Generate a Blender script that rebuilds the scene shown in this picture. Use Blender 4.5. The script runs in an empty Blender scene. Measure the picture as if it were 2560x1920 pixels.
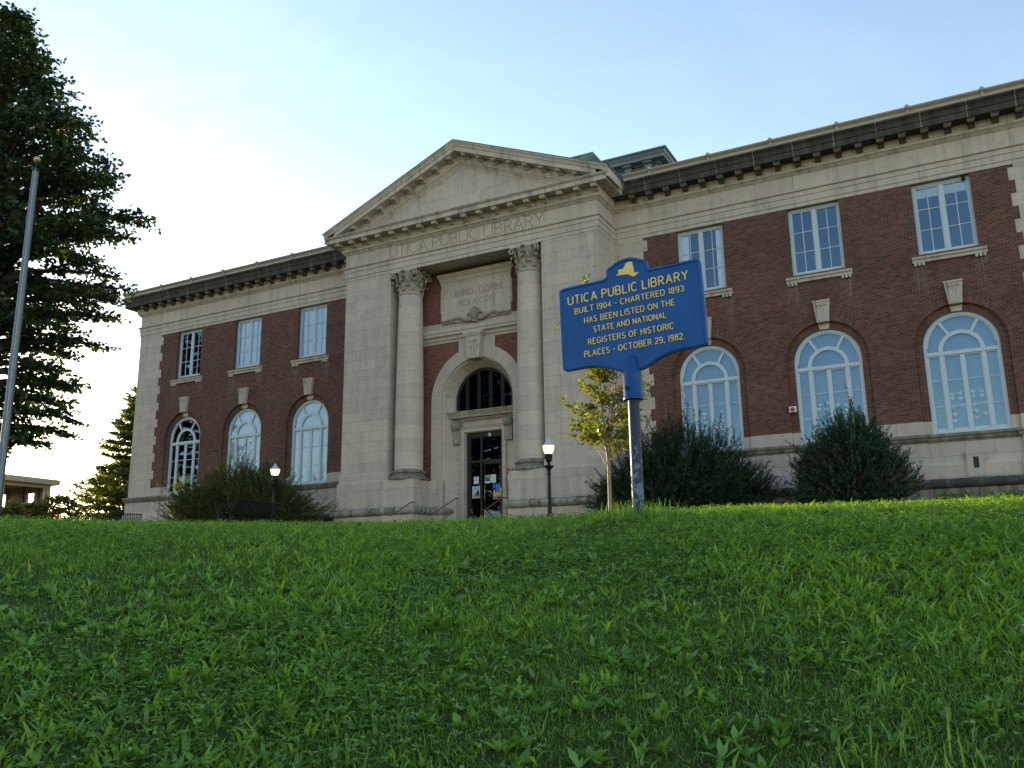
import bpy, bmesh, math, random
import numpy as np
from mathutils import Vector, Matrix
from mathutils.geometry import tessellate_polygon
S = bpy.context.scene
rad = math.radians
# ------------------------------------------------------------------ camera
CAM = Vector((19.187, -33.413, -4.720))
cd = bpy.data.cameras.new("camera"); cam = bpy.data.objects.new("camera", cd); S.collection.objects.link(cam)
cd.sensor_width = 36.0; cd.lens = 2158.0 / 2560 * 36; cd.clip_start = .05; cd.clip_end = 3000
fw = Vector((-0.45753099, 0.8620385, 0.21807115)); rt = Vector((0.88180416, 0.47142395, -0.01344913)); up = Vector((0.11439763, -0.18614265, 0.9758402))
cam.matrix_world = Matrix(((rt.x, up.x, -fw.x, CAM.x), (rt.y, up.y, -fw.y, CAM.y), (rt.z, up.z, -fw.z, CAM.z), (0, 0, 0, 1)))
S.camera = cam
# ------------------------------------------------------------------ light
SUN_AZ, SUN_EL = 65.0, 6.3          # degrees left of +Y, degrees above the horizon
w = bpy.data.worlds.new("World"); S.world = w; w.use_nodes = True
nt = w.node_tree; bg = nt.nodes["Background"]
sky = nt.nodes.new("ShaderNodeTexSky"); sky.sky_type = 'NISHITA'; sky.sun_disc = False
sky.sun_elevation = rad(SUN_EL); sky.sun_rotation = rad(-SUN_AZ)
sky.air_density = 1.0; sky.dust_density = 0.2; sky.ozone_density = 1.3
# thin high wisps in the sky
tcw = nt.nodes.new("ShaderNodeTexCoord"); mpw = nt.nodes.new("ShaderNodeMapping"); mpw.inputs['Scale'].default_value = (2.2, 2.2, 5.5); mpw.inputs['Rotation'].default_value = (.5, .3, .9)
nzw = nt.nodes.new("ShaderNodeTexNoise"); nzw.inputs['Scale'].default_value = 1.3; nzw.inputs['Detail'].default_value = 7; nzw.inputs['Roughness'].default_value = .62; nzw.inputs['Distortion'].default_value = .6
rpw = nt.nodes.new("ShaderNodeValToRGB"); rpw.color_ramp.elements[0].position = .46; rpw.color_ramp.elements[0].color = (1.07, .975, .985, 1); rpw.color_ramp.elements[1].position = .80; rpw.color_ramp.elements[1].color = (1.22, 1.08, 1.05, 1)
mxw = nt.nodes.new("ShaderNodeMix"); mxw.data_type = 'RGBA'; mxw.blend_type = 'MULTIPLY'; mxw.inputs['Factor'].default_value = 1
nt.links.new(tcw.outputs['Generated'], mpw.inputs[0]); nt.links.new(mpw.outputs[0], nzw.inputs['Vector']); nt.links.new(nzw.outputs[0], rpw.inputs[0]); nt.links.new(sky.outputs[0], mxw.inputs[6]); nt.links.new(rpw.outputs[0], mxw.inputs[7])
nt.links.new(mxw.outputs[2], bg.inputs[0]); bg.inputs[1].default_value = 0.15
sl = bpy.data.lights.new("sun", 'SUN'); so = bpy.data.objects.new("sun", sl); S.collection.objects.link(so)
sl.energy = 3.8; sl.angle = rad(0.5); sl.color = (1.0, .76, .46)
sd = Vector((-math.sin(rad(SUN_AZ)) * math.cos(rad(SUN_EL)), math.cos(rad(SUN_AZ)) * math.cos(rad(SUN_EL)), math.sin(rad(SUN_EL))))
so.rotation_euler = sd.to_track_quat('Z', 'Y').to_euler()
vs = S.view_settings; vs.view_transform = 'Standard'; vs.look = 'None'; vs.gamma = 1; vs.use_curve_mapping = False
vs.exposure = 1.9
S.cycles.max_bounces = 6; S.cycles.transparent_max_bounces = 12; S.cycles.use_denoising = True
try: S.cycles.sample_clamp_indirect = 6
except Exception: pass
# ------------------------------------------------------------------ helpers
COL = S.collection
def tag(o, label=None, cat=None, group=None, kind=None):
    if label: o['label'] = label
    if cat: o['category'] = cat
    if group: o['group'] = group
    if kind: o['kind'] = kind
    return o
def empty(name, loc=(0, 0, 0), rz=0, parent=None):
    o = bpy.data.objects.new(name, None); COL.objects.link(o); o.location = loc; o.rotation_euler = (0, 0, rz); o.empty_display_size = .2
    if parent: o.parent = parent
    return o
def link(name, me, mat, parent=None, loc=None):
    o = bpy.data.objects.new(name, me); COL.objects.link(o)
    if mat:
        me.materials.clear(); me.materials.append(mat)
    if parent: o.parent = parent
    if loc is not None: o.location = loc
    return o
class MB:
    def __init__(s): s.v = []; s.f = []
    def add(s, vs_, fs):
        n = len(s.v); s.v += [tuple(p) for p in vs_]; s.f += [tuple(i + n for i in f) for f in fs]
    def box(s, x0, x1, y0, y1, z0, z1):
        s.add([(x0, y0, z0), (x1, y0, z0), (x1, y1, z0), (x0, y1, z0), (x0, y0, z1), (x1, y0, z1), (x1, y1, z1), (x0, y1, z1)],
              [(0, 3, 2, 1), (4, 5, 6, 7), (0, 1, 5, 4), (1, 2, 6, 5), (2, 3, 7, 6), (3, 0, 4, 7)])
        return s
    def prism(s, poly, axis, a, b):
        n = len(poly)
        def P(p, t):
            return {'x': (t, p[0], p[1]), 'y': (p[0], t, p[1]), 'z': (p[0], p[1], t)}[axis]
        vs_ = [P(p, a) for p in poly] + [P(p, b) for p in poly]
        tri = [tuple(t) for t in tessellate_polygon([[Vector((p[0], p[1], 0)) for p in poly]])]
        fs = tri + [tuple(n + i for i in reversed(t)) for t in tri] + [(i, (i + 1) % n, n + (i + 1) % n, n + i) for i in range(n)]
        s.add(vs_, fs); return s
    def lathe(s, prof, seg=32, c=(0, 0, 0), a0=0, a1=2 * math.pi):
        full = abs(a1 - a0 - 2 * math.pi) < 1e-6; m = seg if full else seg + 1
        vs_ = []
        for r, z in prof:
            for i in range(m):
                a = a0 + (a1 - a0) * i / seg
                vs_.append((c[0] + r * math.cos(a), c[1] + r * math.sin(a), c[2] + z))
        fs = []
        for j in range(len(prof) - 1):
            for i in range(seg):
                k = (i + 1) % m if full else i + 1
                fs.append((j * m + i, j * m + k, (j + 1) * m + k, (j + 1) * m + i))
        s.add(vs_, fs); return s
    def tube(s, pts, rr, seg=8, caps=True):
        pts = [Vector(p) for p in pts]; n = len(pts)
        if not hasattr(rr, '__len__'): rr = [rr] * n
        vs_ = []; ref = None
        for i, p in enumerate(pts):
            t = (pts[min(i + 1, n - 1)] - pts[max(i - 1, 0)]).normalized()
            if ref is None: ref = Vector((0, 0, 1)) if abs(t.z) < .9 else Vector((1, 0, 0))
            a = t.cross(ref).normalized(); b = a.cross(t).normalized(); ref = b
            for k in range(seg):
                q = 2 * math.pi * k / seg
                vs_.append(p + (a * math.cos(q) + b * math.sin(q)) * rr[i])
        fs = [(i * seg + k, i * seg + (k + 1) % seg, (i + 1) * seg + (k + 1) % seg, (i + 1) * seg + k) for i in range(n - 1) for k in range(seg)]
        if caps: fs += [tuple(range(seg - 1, -1, -1)), tuple((n - 1) * seg + k for k in range(seg))]
        s.add(vs_, fs); return s
    def sweep(s, path, prof, closed=True):
        """profile (d outwards, z) along an open plan path; outwards is to the right of travel"""
        path = [Vector((p[0], p[1])) for p in path]; n = len(path); m = len(prof); vs_ = []
        for i, p in enumerate(path):
            n1 = n2 = None
            if i > 0: d = (p - path[i - 1]).normalized(); n1 = Vector((d.y, -d.x))
            if i < n - 1: d = (path[i + 1] - p).normalized(); n2 = Vector((d.y, -d.x))
            if n1 is None: mit = n2
            elif n2 is None: mit = n1
            else:
                mit = n1 + n2; mit = mit / max(1e-6, mit.dot(n1))
            for dd, z in prof: vs_.append((p.x + mit.x * dd, p.y + mit.y * dd, z))
        fs = []; mm = m if closed else m - 1
        for i in range(n - 1):
            for j in range(mm):
                k = (j + 1) % m
                fs.append((i * m + j, (i + 1) * m + j, (i + 1) * m + k, i * m + k))
        if closed:
            tri = [tuple(t) for t in tessellate_polygon([[Vector((q[0], q[1], 0)) for q in prof]])]
            fs += tri + [tuple((n - 1) * m + i for i in reversed(t)) for t in tri]
        s.add(vs_, fs); return s
    def wall(s, outer, holes, y0, y1, front=True):
        """a wall facing -Y: front polygon (x,z) with holes at y0, reveals back to y1"""
        loops = [[Vector((p[0], p[1], 0)) for p in outer]] + [[Vector((p[0], p[1], 0)) for p in h] for h in holes]
        flat = [p for l in loops for p in l]
        tri = [tuple(t) for t in tessellate_polygon(loops)]
        if front: s.add([(p.x, y0, p.y) for p in flat], tri)
        for l in [outer] + list(holes):
            n = len(l)
            s.add([(p[0], y0, p[1]) for p in l] + [(p[0], y1, p[1]) for p in l], [(i, (i + 1) % n, n + (i + 1) % n, n + i) for i in range(n)])
        return s
    def build(s, name, mat, parent=None, loc=None, smooth=False, bevel=0, fix=True, seg=2):
        me = bpy.data.meshes.new(name); me.from_pydata(s.v, [], s.f); me.update()
        if fix:
            b = bmesh.new(); b.from_mesh(me)
            bmesh.ops.remove_doubles(b, verts=b.verts, dist=1e-5)
            bmesh.ops.recalc_face_normals(b, faces=b.faces); b.to_mesh(me); b.free()
        o = link(name, me, mat, parent, loc)
        if smooth:
            for p in me.polygons: p.use_smooth = True
            try: me.set_sharp_from_angle(angle=rad(35))
            except Exception: pass
        if bevel:
            m = o.modifiers.new("bevel", 'BEVEL'); m.width = bevel; m.segments = seg; m.limit_method = 'ANGLE'; m.angle_limit = rad(40)
        return o
def npmesh(name, V, k, tint=None, mat=None, parent=None, loc=None):
    """V: (n*k,3) vertices, each consecutive k of them one face"""
    V = np.asarray(V, dtype=np.float32).reshape(-1, 3); nv = len(V); nf = nv // k
    me = bpy.data.meshes.new(name); me.vertices.add(nv); me.vertices.foreach_set('co', V.ravel())
    me.loops.add(nv); me.loops.foreach_set('vertex_index', np.arange(nv, dtype=np.int32))
    me.polygons.add(nf); me.polygons.foreach_set('loop_start', np.arange(0, nv, k, dtype=np.int32))
    if tint is not None:
        at = me.attributes.new('tint', 'FLOAT', 'POINT'); at.data.foreach_set('value', np.repeat(np.asarray(tint, dtype=np.float32), k))
    me.update(calc_edges=True)
    return link(name, me, mat, parent, loc)
# ------------------------------------------------------------------ materials
MATS = {}
def nm(name):
    m = bpy.data.materials.new(name); m.use_nodes = True; t = m.node_tree
    return m, t, t.nodes["Principled BSDF"]
def N(t, typ, **kw):
    n = t.nodes.new(typ)
    for k, v in kw.items():
        if k.startswith('i_'):
            key = k[2:]; key = int(key) if key.isdigit() else key.replace('_', ' ')
            n.inputs[key].default_value = v
        else: setattr(n, k, v)
    return n
def ramp(t, fac, stops):
    r = N(t, "ShaderNodeValToRGB"); cr = r.color_ramp
    while len(cr.elements) < len(stops): cr.elements.new(.5)
    for e, (p, c) in zip(cr.elements, stops): e.position = p; e.color = tuple(c) + (1,) if len(c) == 3 else c
    t.links.new(fac, r.inputs[0]); return r.outputs[0]
def mixc(t, fac, a, b, mode='MIX'):
    n = N(t, "ShaderNodeMix", data_type='RGBA', blend_type=mode)
    for sock, val in ((n.inputs['Factor'], fac), (n.inputs[6], a), (n.inputs[7], b)):
        if hasattr(val, 'is_output'): t.links.new(val, sock)
        elif isinstance(val, (int, float)): sock.default_value = val
        else: sock.default_value = tuple(val) + (1,)
    return n.outputs[2]
def noise(t, vec, scale, detail=4, rough=.55):
    n = N(t, "ShaderNodeTexNoise", i_Scale=scale, i_Detail=detail, i_Roughness=rough)
    if vec is not None: t.links.new(vec, n.inputs['Vector'])
    return n.outputs[0]
def facade_vec(t, dz=0.0, obj='Object'):
    """(along the wall, height, 0) for walls of either direction"""
    tc = N(t, "ShaderNodeTexCoord"); ge = N(t, "ShaderNodeNewGeometry")
    s1 = N(t, "ShaderNodeSeparateXYZ"); t.links.new(tc.outputs[obj], s1.inputs[0])
    s2 = N(t, "ShaderNodeSeparateXYZ"); t.links.new(ge.outputs['True Normal'], s2.inputs[0])
    ab = N(t, "ShaderNodeMath", operation='ABSOLUTE'); t.links.new(s2.outputs[0], ab.inputs[0])
    gt = N(t, "ShaderNodeMath", operation='GREATER_THAN'); t.links.new(ab.outputs[0], gt.inputs[0]); gt.inputs[1].default_value = .707
    mx = N(t, "ShaderNodeMix"); t.links.new(gt.outputs[0], mx.inputs[0]); t.links.new(s1.outputs[0], mx.inputs[2]); t.links.new(s1.outputs[1], mx.inputs[3])
    ad = N(t, "ShaderNodeMath", operation='ADD'); t.links.new(s1.outputs[2], ad.inputs[0]); ad.inputs[1].default_value = dz
    cb = N(t, "ShaderNodeCombineXYZ"); t.links.new(mx.outputs[0], cb.inputs[0]); t.links.new(ad.outputs[0], cb.inputs[1])
    return cb.outputs[0], tc.outputs[obj]
def scaled(t, vec, sc):
    m = N(t, "ShaderNodeMapping"); t.links.new(vec, m.inputs[0]); m.inputs['Scale'].default_value = sc; return m.outputs[0]
def bump(t, b, h, strength=.2, dist=.01):
    n = N(t, "ShaderNodeBump", i_Strength=strength, i_Distance=dist); t.links.new(h, n.inputs['Height']); t.links.new(n.outputs[0], b.inputs['Normal'])
def stone(name, base=(.40, .365, .295), bw=1.35, rh=.49, joint=.009, dirt=.24, dz=.05, var=.08, soot=(.06, .055, .05), thr=(.46, .72), rough=.85, off=.5, jd=.62):
    m, t, b = nm(name); v, oc = facade_vec(t, dz)
    c1 = tuple(c * (1 + var) for c in base); c2 = tuple(c * (1 - var) for c in (base[0], base[1] * 1.01, base[2] * 1.04))
    if off == 0:
        mp = N(t, "ShaderNodeMapping"); t.links.new(v, mp.inputs[0]); mp.inputs['Location'].default_value = (450, 0, 0); v = mp.outputs[0]
    if bw:
        br = N(t, "ShaderNodeTexBrick", i_Scale=1.0, i_Color1=c1 + (1,), i_Color2=c2 + (1,), i_Mortar=tuple(min(.6, c * jd) for c in base) + (1,), offset=off); t.links.new(v, br.inputs['Vector'])
        br.inputs['Mortar Size'].default_value = joint; br.inputs['Mortar Smooth'].default_value = .3; br.inputs['Brick Width'].default_value = bw; br.inputs['Row Height'].default_value = rh
        col = br.outputs[0]
    else:
        col = ramp(t, noise(t, oc, .9, 2), [(.3, c1), (.7, c2)])
    col = mixc(t, .55, col, ramp(t, noise(t, oc, 2.2, 6, .65), [(.3, (.72, .71, .70)), (.5, (1, 1, 1)), (.75, (1.0, .97, .9))]), 'MULTIPLY')
    st = noise(t, scaled(t, oc, (2.8, 2.8, .28)), 1.3, 6, .7)
    dm = ramp(t, st, [(thr[0], (0, 0, 0)), (thr[1], (dirt, dirt, dirt))])
    col = mixc(t, dm, col, soot)
    fine = noise(t, oc, 60, 3)
    col = mixc(t, .35, col, ramp(t, fine, [(.3, (.8, .8, .8)), (.7, (1.12, 1.12, 1.12))]), 'MULTIPLY')
    t.links.new(col, b.inputs['Base Color']); b.inputs['Roughness'].default_value = rough; b.inputs['Specular IOR Level'].default_value = .25
    bump(t, b, fine, .25, .006)
    return m
def brick(name, c1, c2, mortar, bw=.21, rh=.07, ms=.0062, polar=False, dz=0.0, stain=.3):
    m, t, b = nm(name)
    if polar:
        tc = N(t, "ShaderNodeTexCoord"); oc = tc.outputs['Object']; s1 = N(t, "ShaderNodeSeparateXYZ"); t.links.new(oc, s1.inputs[0])
        at = N(t, "ShaderNodeMath", operation='ARCTAN2'); t.links.new(s1.outputs[2], at.inputs[0]); t.links.new(s1.outputs[0], at.inputs[1])
        mu = N(t, "ShaderNodeMath", operation='MULTIPLY'); t.links.new(at.outputs[0], mu.inputs[0]); mu.inputs[1].default_value = 1.7
        cl = N(t, "ShaderNodeCombineXYZ"); t.links.new(s1.outputs[0], cl.inputs[0]); t.links.new(s1.outputs[2], cl.inputs[2])
        le = N(t, "ShaderNodeVectorMath", operation='LENGTH'); t.links.new(cl.outputs[0], le.inputs[0])
        cb = N(t, "ShaderNodeCombineXYZ"); t.links.new(le.outputs['Value'], cb.inputs[0]); t.links.new(mu.outputs[0], cb.inputs[1]); v = cb.outputs[0]
    else:
        v, oc = facade_vec(t, dz)
    br = N(t, "ShaderNodeTexBrick", i_Scale=1.0, i_Color1=c1 + (1,), i_Color2=c2 + (1,), i_Mortar=mortar + (1,)); t.links.new(v, br.inputs['Vector'])
    br.inputs['Mortar Size'].default_value = ms; br.inputs['Mortar Smooth'].default_value = .2; br.inputs['Brick Width'].default_value = bw; br.inputs['Row Height'].default_value = rh
    br.inputs['Bias'].default_value = .0
    col = mixc(t, .8, br.outputs[0], ramp(t, noise(t, oc, .55, 5, .6), [(.3, (.72, .7, .72)), (.55, (1, 1, 1)), (.75, (1.3, 1.12, 1.05))]), 'MULTIPLY')
    st = noise(t, scaled(t, oc, (3.0, 3.0, .45)), 1.1, 5, .65)
    col = mixc(t, ramp(t, st, [(.58, (0, 0, 0)), (.78, (stain, stain, stain))]), col, (.17, .13, .115))
    col = mixc(t, .6, col, ramp(t, noise(t, scaled(t, oc, (1, 1, 2.6)), 3.1, 3, .7), [(.3, (.55, .54, .56)), (.5, (1, 1, 1)), (.72, (1.45, 1.28, 1.15))]), 'MULTIPLY')
    if not polar and stain:                      # lime runs below the sill brackets
        sx = N(t, "ShaderNodeSeparateXYZ"); t.links.new(oc, sx.inputs[0])
        def mth(op, a, c=None):
            n = N(t, "ShaderNodeMath", operation=op)
            for i, q in enumerate((a, c)):
                if q is None: continue
                if hasattr(q, 'is_output'): t.links.new(q, n.inputs[i])
                else: n.inputs[i].default_value = q
            return n.outputs[0]
        u = mth('ABSOLUTE', mth('SUBTRACT', mth('MODULO', mth('SUBTRACT', mth('ABSOLUTE', sx.outputs[0]), 10.344 - 2.259), 4.5185), 2.259))
        near = ramp(t, mth('ABSOLUTE', mth('SUBTRACT', u, 1.0)), [(.10, (1, 1, 1)), (.30, (0, 0, 0))])
        mr = N(t, "ShaderNodeMapRange"); t.links.new(sx.outputs[2], mr.inputs[0])
        for i, q in enumerate((4.9, 6.15, 0, 1)): mr.inputs[1 + i].default_value = q
        below = mth('LESS_THAN', sx.outputs[2], 6.2)
        run = ramp(t, noise(t, scaled(t, oc, (9, 9, .7)), 1.2, 4, .7), [(.45, (0, 0, 0)), (.68, (.62, .62, .62))])
        f = mth('MULTIPLY', mth('MULTIPLY', near, mr.outputs[0]), mth('MULTIPLY', below, run))
        col = mixc(t, f, col, (.34, .30, .26))
    t.links.new(col, b.inputs['Base Color']); b.inputs['Roughness'].default_value = .9; b.inputs['Specular IOR Level'].default_value = .2
    bump(t, b, br.outputs['Fac'], -.35, .006)
    return m
def plain(name, col, rough=.5, metal=0.0, var=.12, scale=8, spec=.5, bmp=0):
    m, t, b = nm(name); tc = N(t, "ShaderNodeTexCoord")
    n = noise(t, tc.outputs['Object'], scale, 5, .6)
    c = ramp(t, n, [(.3, tuple(x * (1 - var) for x in col)), (.7, tuple(min(1, x * (1 + var)) for x in col))])
    t.links.new(c, b.inputs['Base Color']); b.inputs['Roughness'].default_value = rough; b.inputs['Metallic'].default_value = metal; b.inputs['Specular IOR Level'].default_value = spec
    if bmp: bump(t, b, noise(t, tc.outputs['Object'], scale * 6, 3), bmp, .004)
    return m
def leafmat(name, stops, trans=.35, gloss=.08, tcol=(1.35, 1.25, .45)):
    m, t, b = nm(name); t.nodes.remove(b); out = t.nodes["Material Output"]
    at = N(t, "ShaderNodeAttribute", attribute_name='tint'); c = ramp(t, at.outputs['Fac'], stops)
    d = N(t, "ShaderNodeBsdfDiffuse"); t.links.new(c, d.inputs[0])
    tr = N(t, "ShaderNodeBsdfTranslucent"); t.links.new(mixc(t, 1.0, c, tcol, 'MULTIPLY'), tr.inputs[0])
    m1 = N(t, "ShaderNodeMixShader", i_0=trans); t.links.new(d.outputs[0], m1.inputs[1]); t.links.new(tr.outputs[0], m1.inputs[2])
    g = N(t, "ShaderNodeBsdfGlossy", i_Roughness=.42); g.inputs[0].default_value = (.8, .85, .8, 1)
    m2 = N(t, "ShaderNodeMixShader", i_0=gloss); t.links.new(m1.outputs[0], m2.inputs[1]); t.links.new(g.outputs[0], m2.inputs[2])
    t.links.new(m2.outputs[0], out.inputs[0]); return m
def glassmat(name, refl=.28, tint=(.975, .985, .99), gl=(.46, .72, 1.0)):
    m, t, b = nm(name); t.nodes.remove(b); out = t.nodes["Material Output"]
    tr = N(t, "ShaderNodeBsdfTransparent"); tr.inputs[0].default_value = tint + (1,)
    tc = N(t, "ShaderNodeTexCoord")
    g = N(t, "ShaderNodeBsdfGlossy", i_Roughness=.015); g.inputs[0].default_value = gl + (1,)
    bp = N(t, "ShaderNodeBump", i_Strength=.03, i_Distance=.01); t.links.new(noise(t, tc.outputs['Object'], .8, 1), bp.inputs['Height']); t.links.new(bp.outputs[0], g.inputs['Normal'])
    fr = N(t, "ShaderNodeFresnel", i_IOR=1.5); ad = N(t, "ShaderNodeMath", operation='ADD', use_clamp=True); t.links.new(fr.outputs[0], ad.inputs[0]); ad.inputs[1].default_value = refl
    mx = N(t, "ShaderNodeMixShader"); t.links.new(ad.outputs[0], mx.inputs[0]); t.links.new(tr.outputs[0], mx.inputs[1]); t.links.new(g.outputs[0], mx.inputs[2])
    t.links.new(mx.outputs[0], out.inputs[0]); return m
LIME = (.525, .447, .378)
M = dict(
    ashlar=stone('limestone_ashlar', LIME),
    ashlar_big=stone('limestone_large_blocks', LIME, bw=2.0, rh=.74, dz=.1),
    smooth=stone('limestone_smooth', LIME, bw=None, dirt=.72, thr=(.50, .72)),
    entab=stone('limestone_entablature', LIME, bw=1.5, rh=30, dirt=.28, dz=15, joint=.01),
    column=stone('limestone_drum', LIME, bw=900, rh=.62, dirt=.16, dz=.45, joint=.008, off=0),
    weather=stone('limestone_weathered', (.30, .265, .21), bw=None, dirt=.75, thr=(.36, .62)),
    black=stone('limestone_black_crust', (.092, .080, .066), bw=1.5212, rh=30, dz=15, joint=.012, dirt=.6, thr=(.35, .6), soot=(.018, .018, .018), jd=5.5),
    torus=stone('limestone_sooty_base', (.20, .185, .16), bw=2.2, rh=30, dz=15, dirt=.85, thr=(.34, .52), soot=(.035, .034, .034)),
    brick=brick('red_brick', (.160, .060, .044), (.066, .035, .031), (.22, .165, .14)),
    brickr=brick('red_brick_bright', (.195, .062, .042), (.110, .041, .032), (.27, .20, .165)),
    soldier=brick('red_brick_radial', (.158, .060, .043), (.070, .036, .031), (.22, .165, .14), bw=.245, rh=.068, polar=True),
    sooty=stone('limestone_sooty_bracket', (.19, .16, .12), bw=None, dirt=.7, thr=(.36, .62), soot=(.03, .03, .028)),
    carved=stone('limestone_carved', (.40, .34, .275), bw=None, dirt=.5, thr=(.42, .68)),
    incise=plain('incised_letter_dark_stone', (.27, .225, .175), .95, spec=.1),  # flat ribbons darker than the stone stand in for cut letters
    white=plain('white_window_paint', (.47, .55, .63), .4, var=.05),
    copper=plain('verdigris_copper', (.075, .155, .125), .55, var=.5, scale=1.6),
    slate=plain('blue_grey_painted_metal', (.13, .165, .19), .5, var=.2, scale=2.5),
    blue=None, roof=plain('dark_roofing', (.05, .05, .052), .9),
    cream=plain('cream_gutter_paint', (.37, .305, .24), .5, var=.1),
    bronze=plain('dark_bronze_frame', (.022, .023, .026), .35, .4),
    black_iron=plain('black_painted_iron', (.010, .011, .014), .55, var=.2, bmp=.1, spec=.25),
    brass=plain('old_brass', (.34, .235, .105), .36, .85, var=.25),
    glass=glassmat('window_glass', .125), dglass=glassmat('dark_door_glass', .05, (.35, .38, .4)), lglass=glassmat('lunette_glass', .015, (.3, .32, .35)),
    dark=plain('unlit_interior', (.035, .037, .042), .9),
    curtain=None, blind=plain('pale_roller_blind', (.62, .66, .68), .9, var=.04),
    sky_sheet=plain('sky_reflection_sheet', (.15, .225, .34), .9, var=.1, scale=.7),  # sky reflection put into the colour of an added sheet behind the panes
    steel=plain('brushed_aluminium', (.13, .15, .18), .5, .85, var=.15, scale=20),
    gold=plain('faded_gold_ball', (.42, .33, .16), .4, .5),
    yellow=plain('yellow_enamel', (.78, .57, .16), .5, var=.12, scale=40),
    soil=None, concrete=plain('concrete', (.33, .32, .30), .9, var=.2, scale=3, bmp=.2),
    bark=plain('grey_brown_bark', (.075, .06, .048), .95, var=.4, scale=14, bmp=.5),
    tanbark=plain('smooth_tan_bark', (.26, .185, .12), .7, var=.25, scale=20, bmp=.2),
    paper=plain('white_paper', (.70, .74, .76), .7, var=.04),
    red=plain('red_sign_enamel', (.40, .02, .03), .4), wplastic=plain('white_plastic', (.72, .72, .72), .4, var=.04),
    siding=plain('cream_siding', (.42, .37, .27), .8, var=.08),
)
def curtainmat():
    m, t, b = nm('white_sheer_curtain'); tc = N(t, "ShaderNodeTexCoord")
    wv = N(t, "ShaderNodeTexWave", i_Scale=3.2, i_Distortion=2.5, i_Detail=2.0); t.links.new(scaled(t, tc.outputs['Object'], (1, 1, .12)), wv.inputs[0])
    t.links.new(ramp(t, wv.outputs[0], [(0, (.78, .80, .82)), (1, (.88, .90, .92))]), b.inputs['Base Color']); b.inputs['Roughness'].default_value = .9
    bump(t, b, wv.outputs[0], .25, .03); return m
M['curtain'] = curtainmat()
def chipped(name, paint, under, lo, hi, scale, rough=.38, grad=None):
    m, t, b = nm(name); tc = N(t, "ShaderNodeTexCoord"); n = noise(t, tc.outputs['Object'], scale, 6, .68)
    if grad:
        sp = N(t, "ShaderNodeSeparateXYZ"); t.links.new(tc.outputs['Object'], sp.inputs[0])
        mr = N(t, "ShaderNodeMapRange"); t.links.new(sp.outputs[2], mr.inputs[0])
        for i, x in enumerate(grad): mr.inputs[1 + i].default_value = x
        ad = N(t, "ShaderNodeMath", operation='ADD'); t.links.new(n, ad.inputs[0]); t.links.new(mr.outputs[0], ad.inputs[1]); n = ad.outputs[0]
    f = ramp(t, n, [(lo, (0, 0, 0)), (hi, (1, 1, 1))])
    pv = ramp(t, noise(t, tc.outputs['Object'], 3.5, 4), [(.3, tuple(x * .86 for x in paint)), (.7, tuple(x * 1.14 for x in paint))])
    t.links.new(mixc(t, f, pv, under), b.inputs['Base Color'])
    t.links.new(ramp(t, f, [(0, (rough,) * 3), (1, (.9,) * 3)]), b.inputs['Roughness'])
    b.inputs['Specular IOR Level'].default_value = .25; bump(t, b, f, -.4, .002); return m
M['blue'] = chipped('blue_sign_enamel', (.004, .074, .28), (.03, .03, .035), .655, .70, 24, .38)
M['socket'] = chipped('blue_socket_enamel', (.004, .062, .23), (.05, .045, .045), .58, .64, 22, .42)
M['post'] = chipped('peeling_dark_blue_post', (.022, .035, .075), (.14, .175, .23), .62, .635, 13, .5, grad=(-1.6, -.6, .13, -.04))
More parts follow.
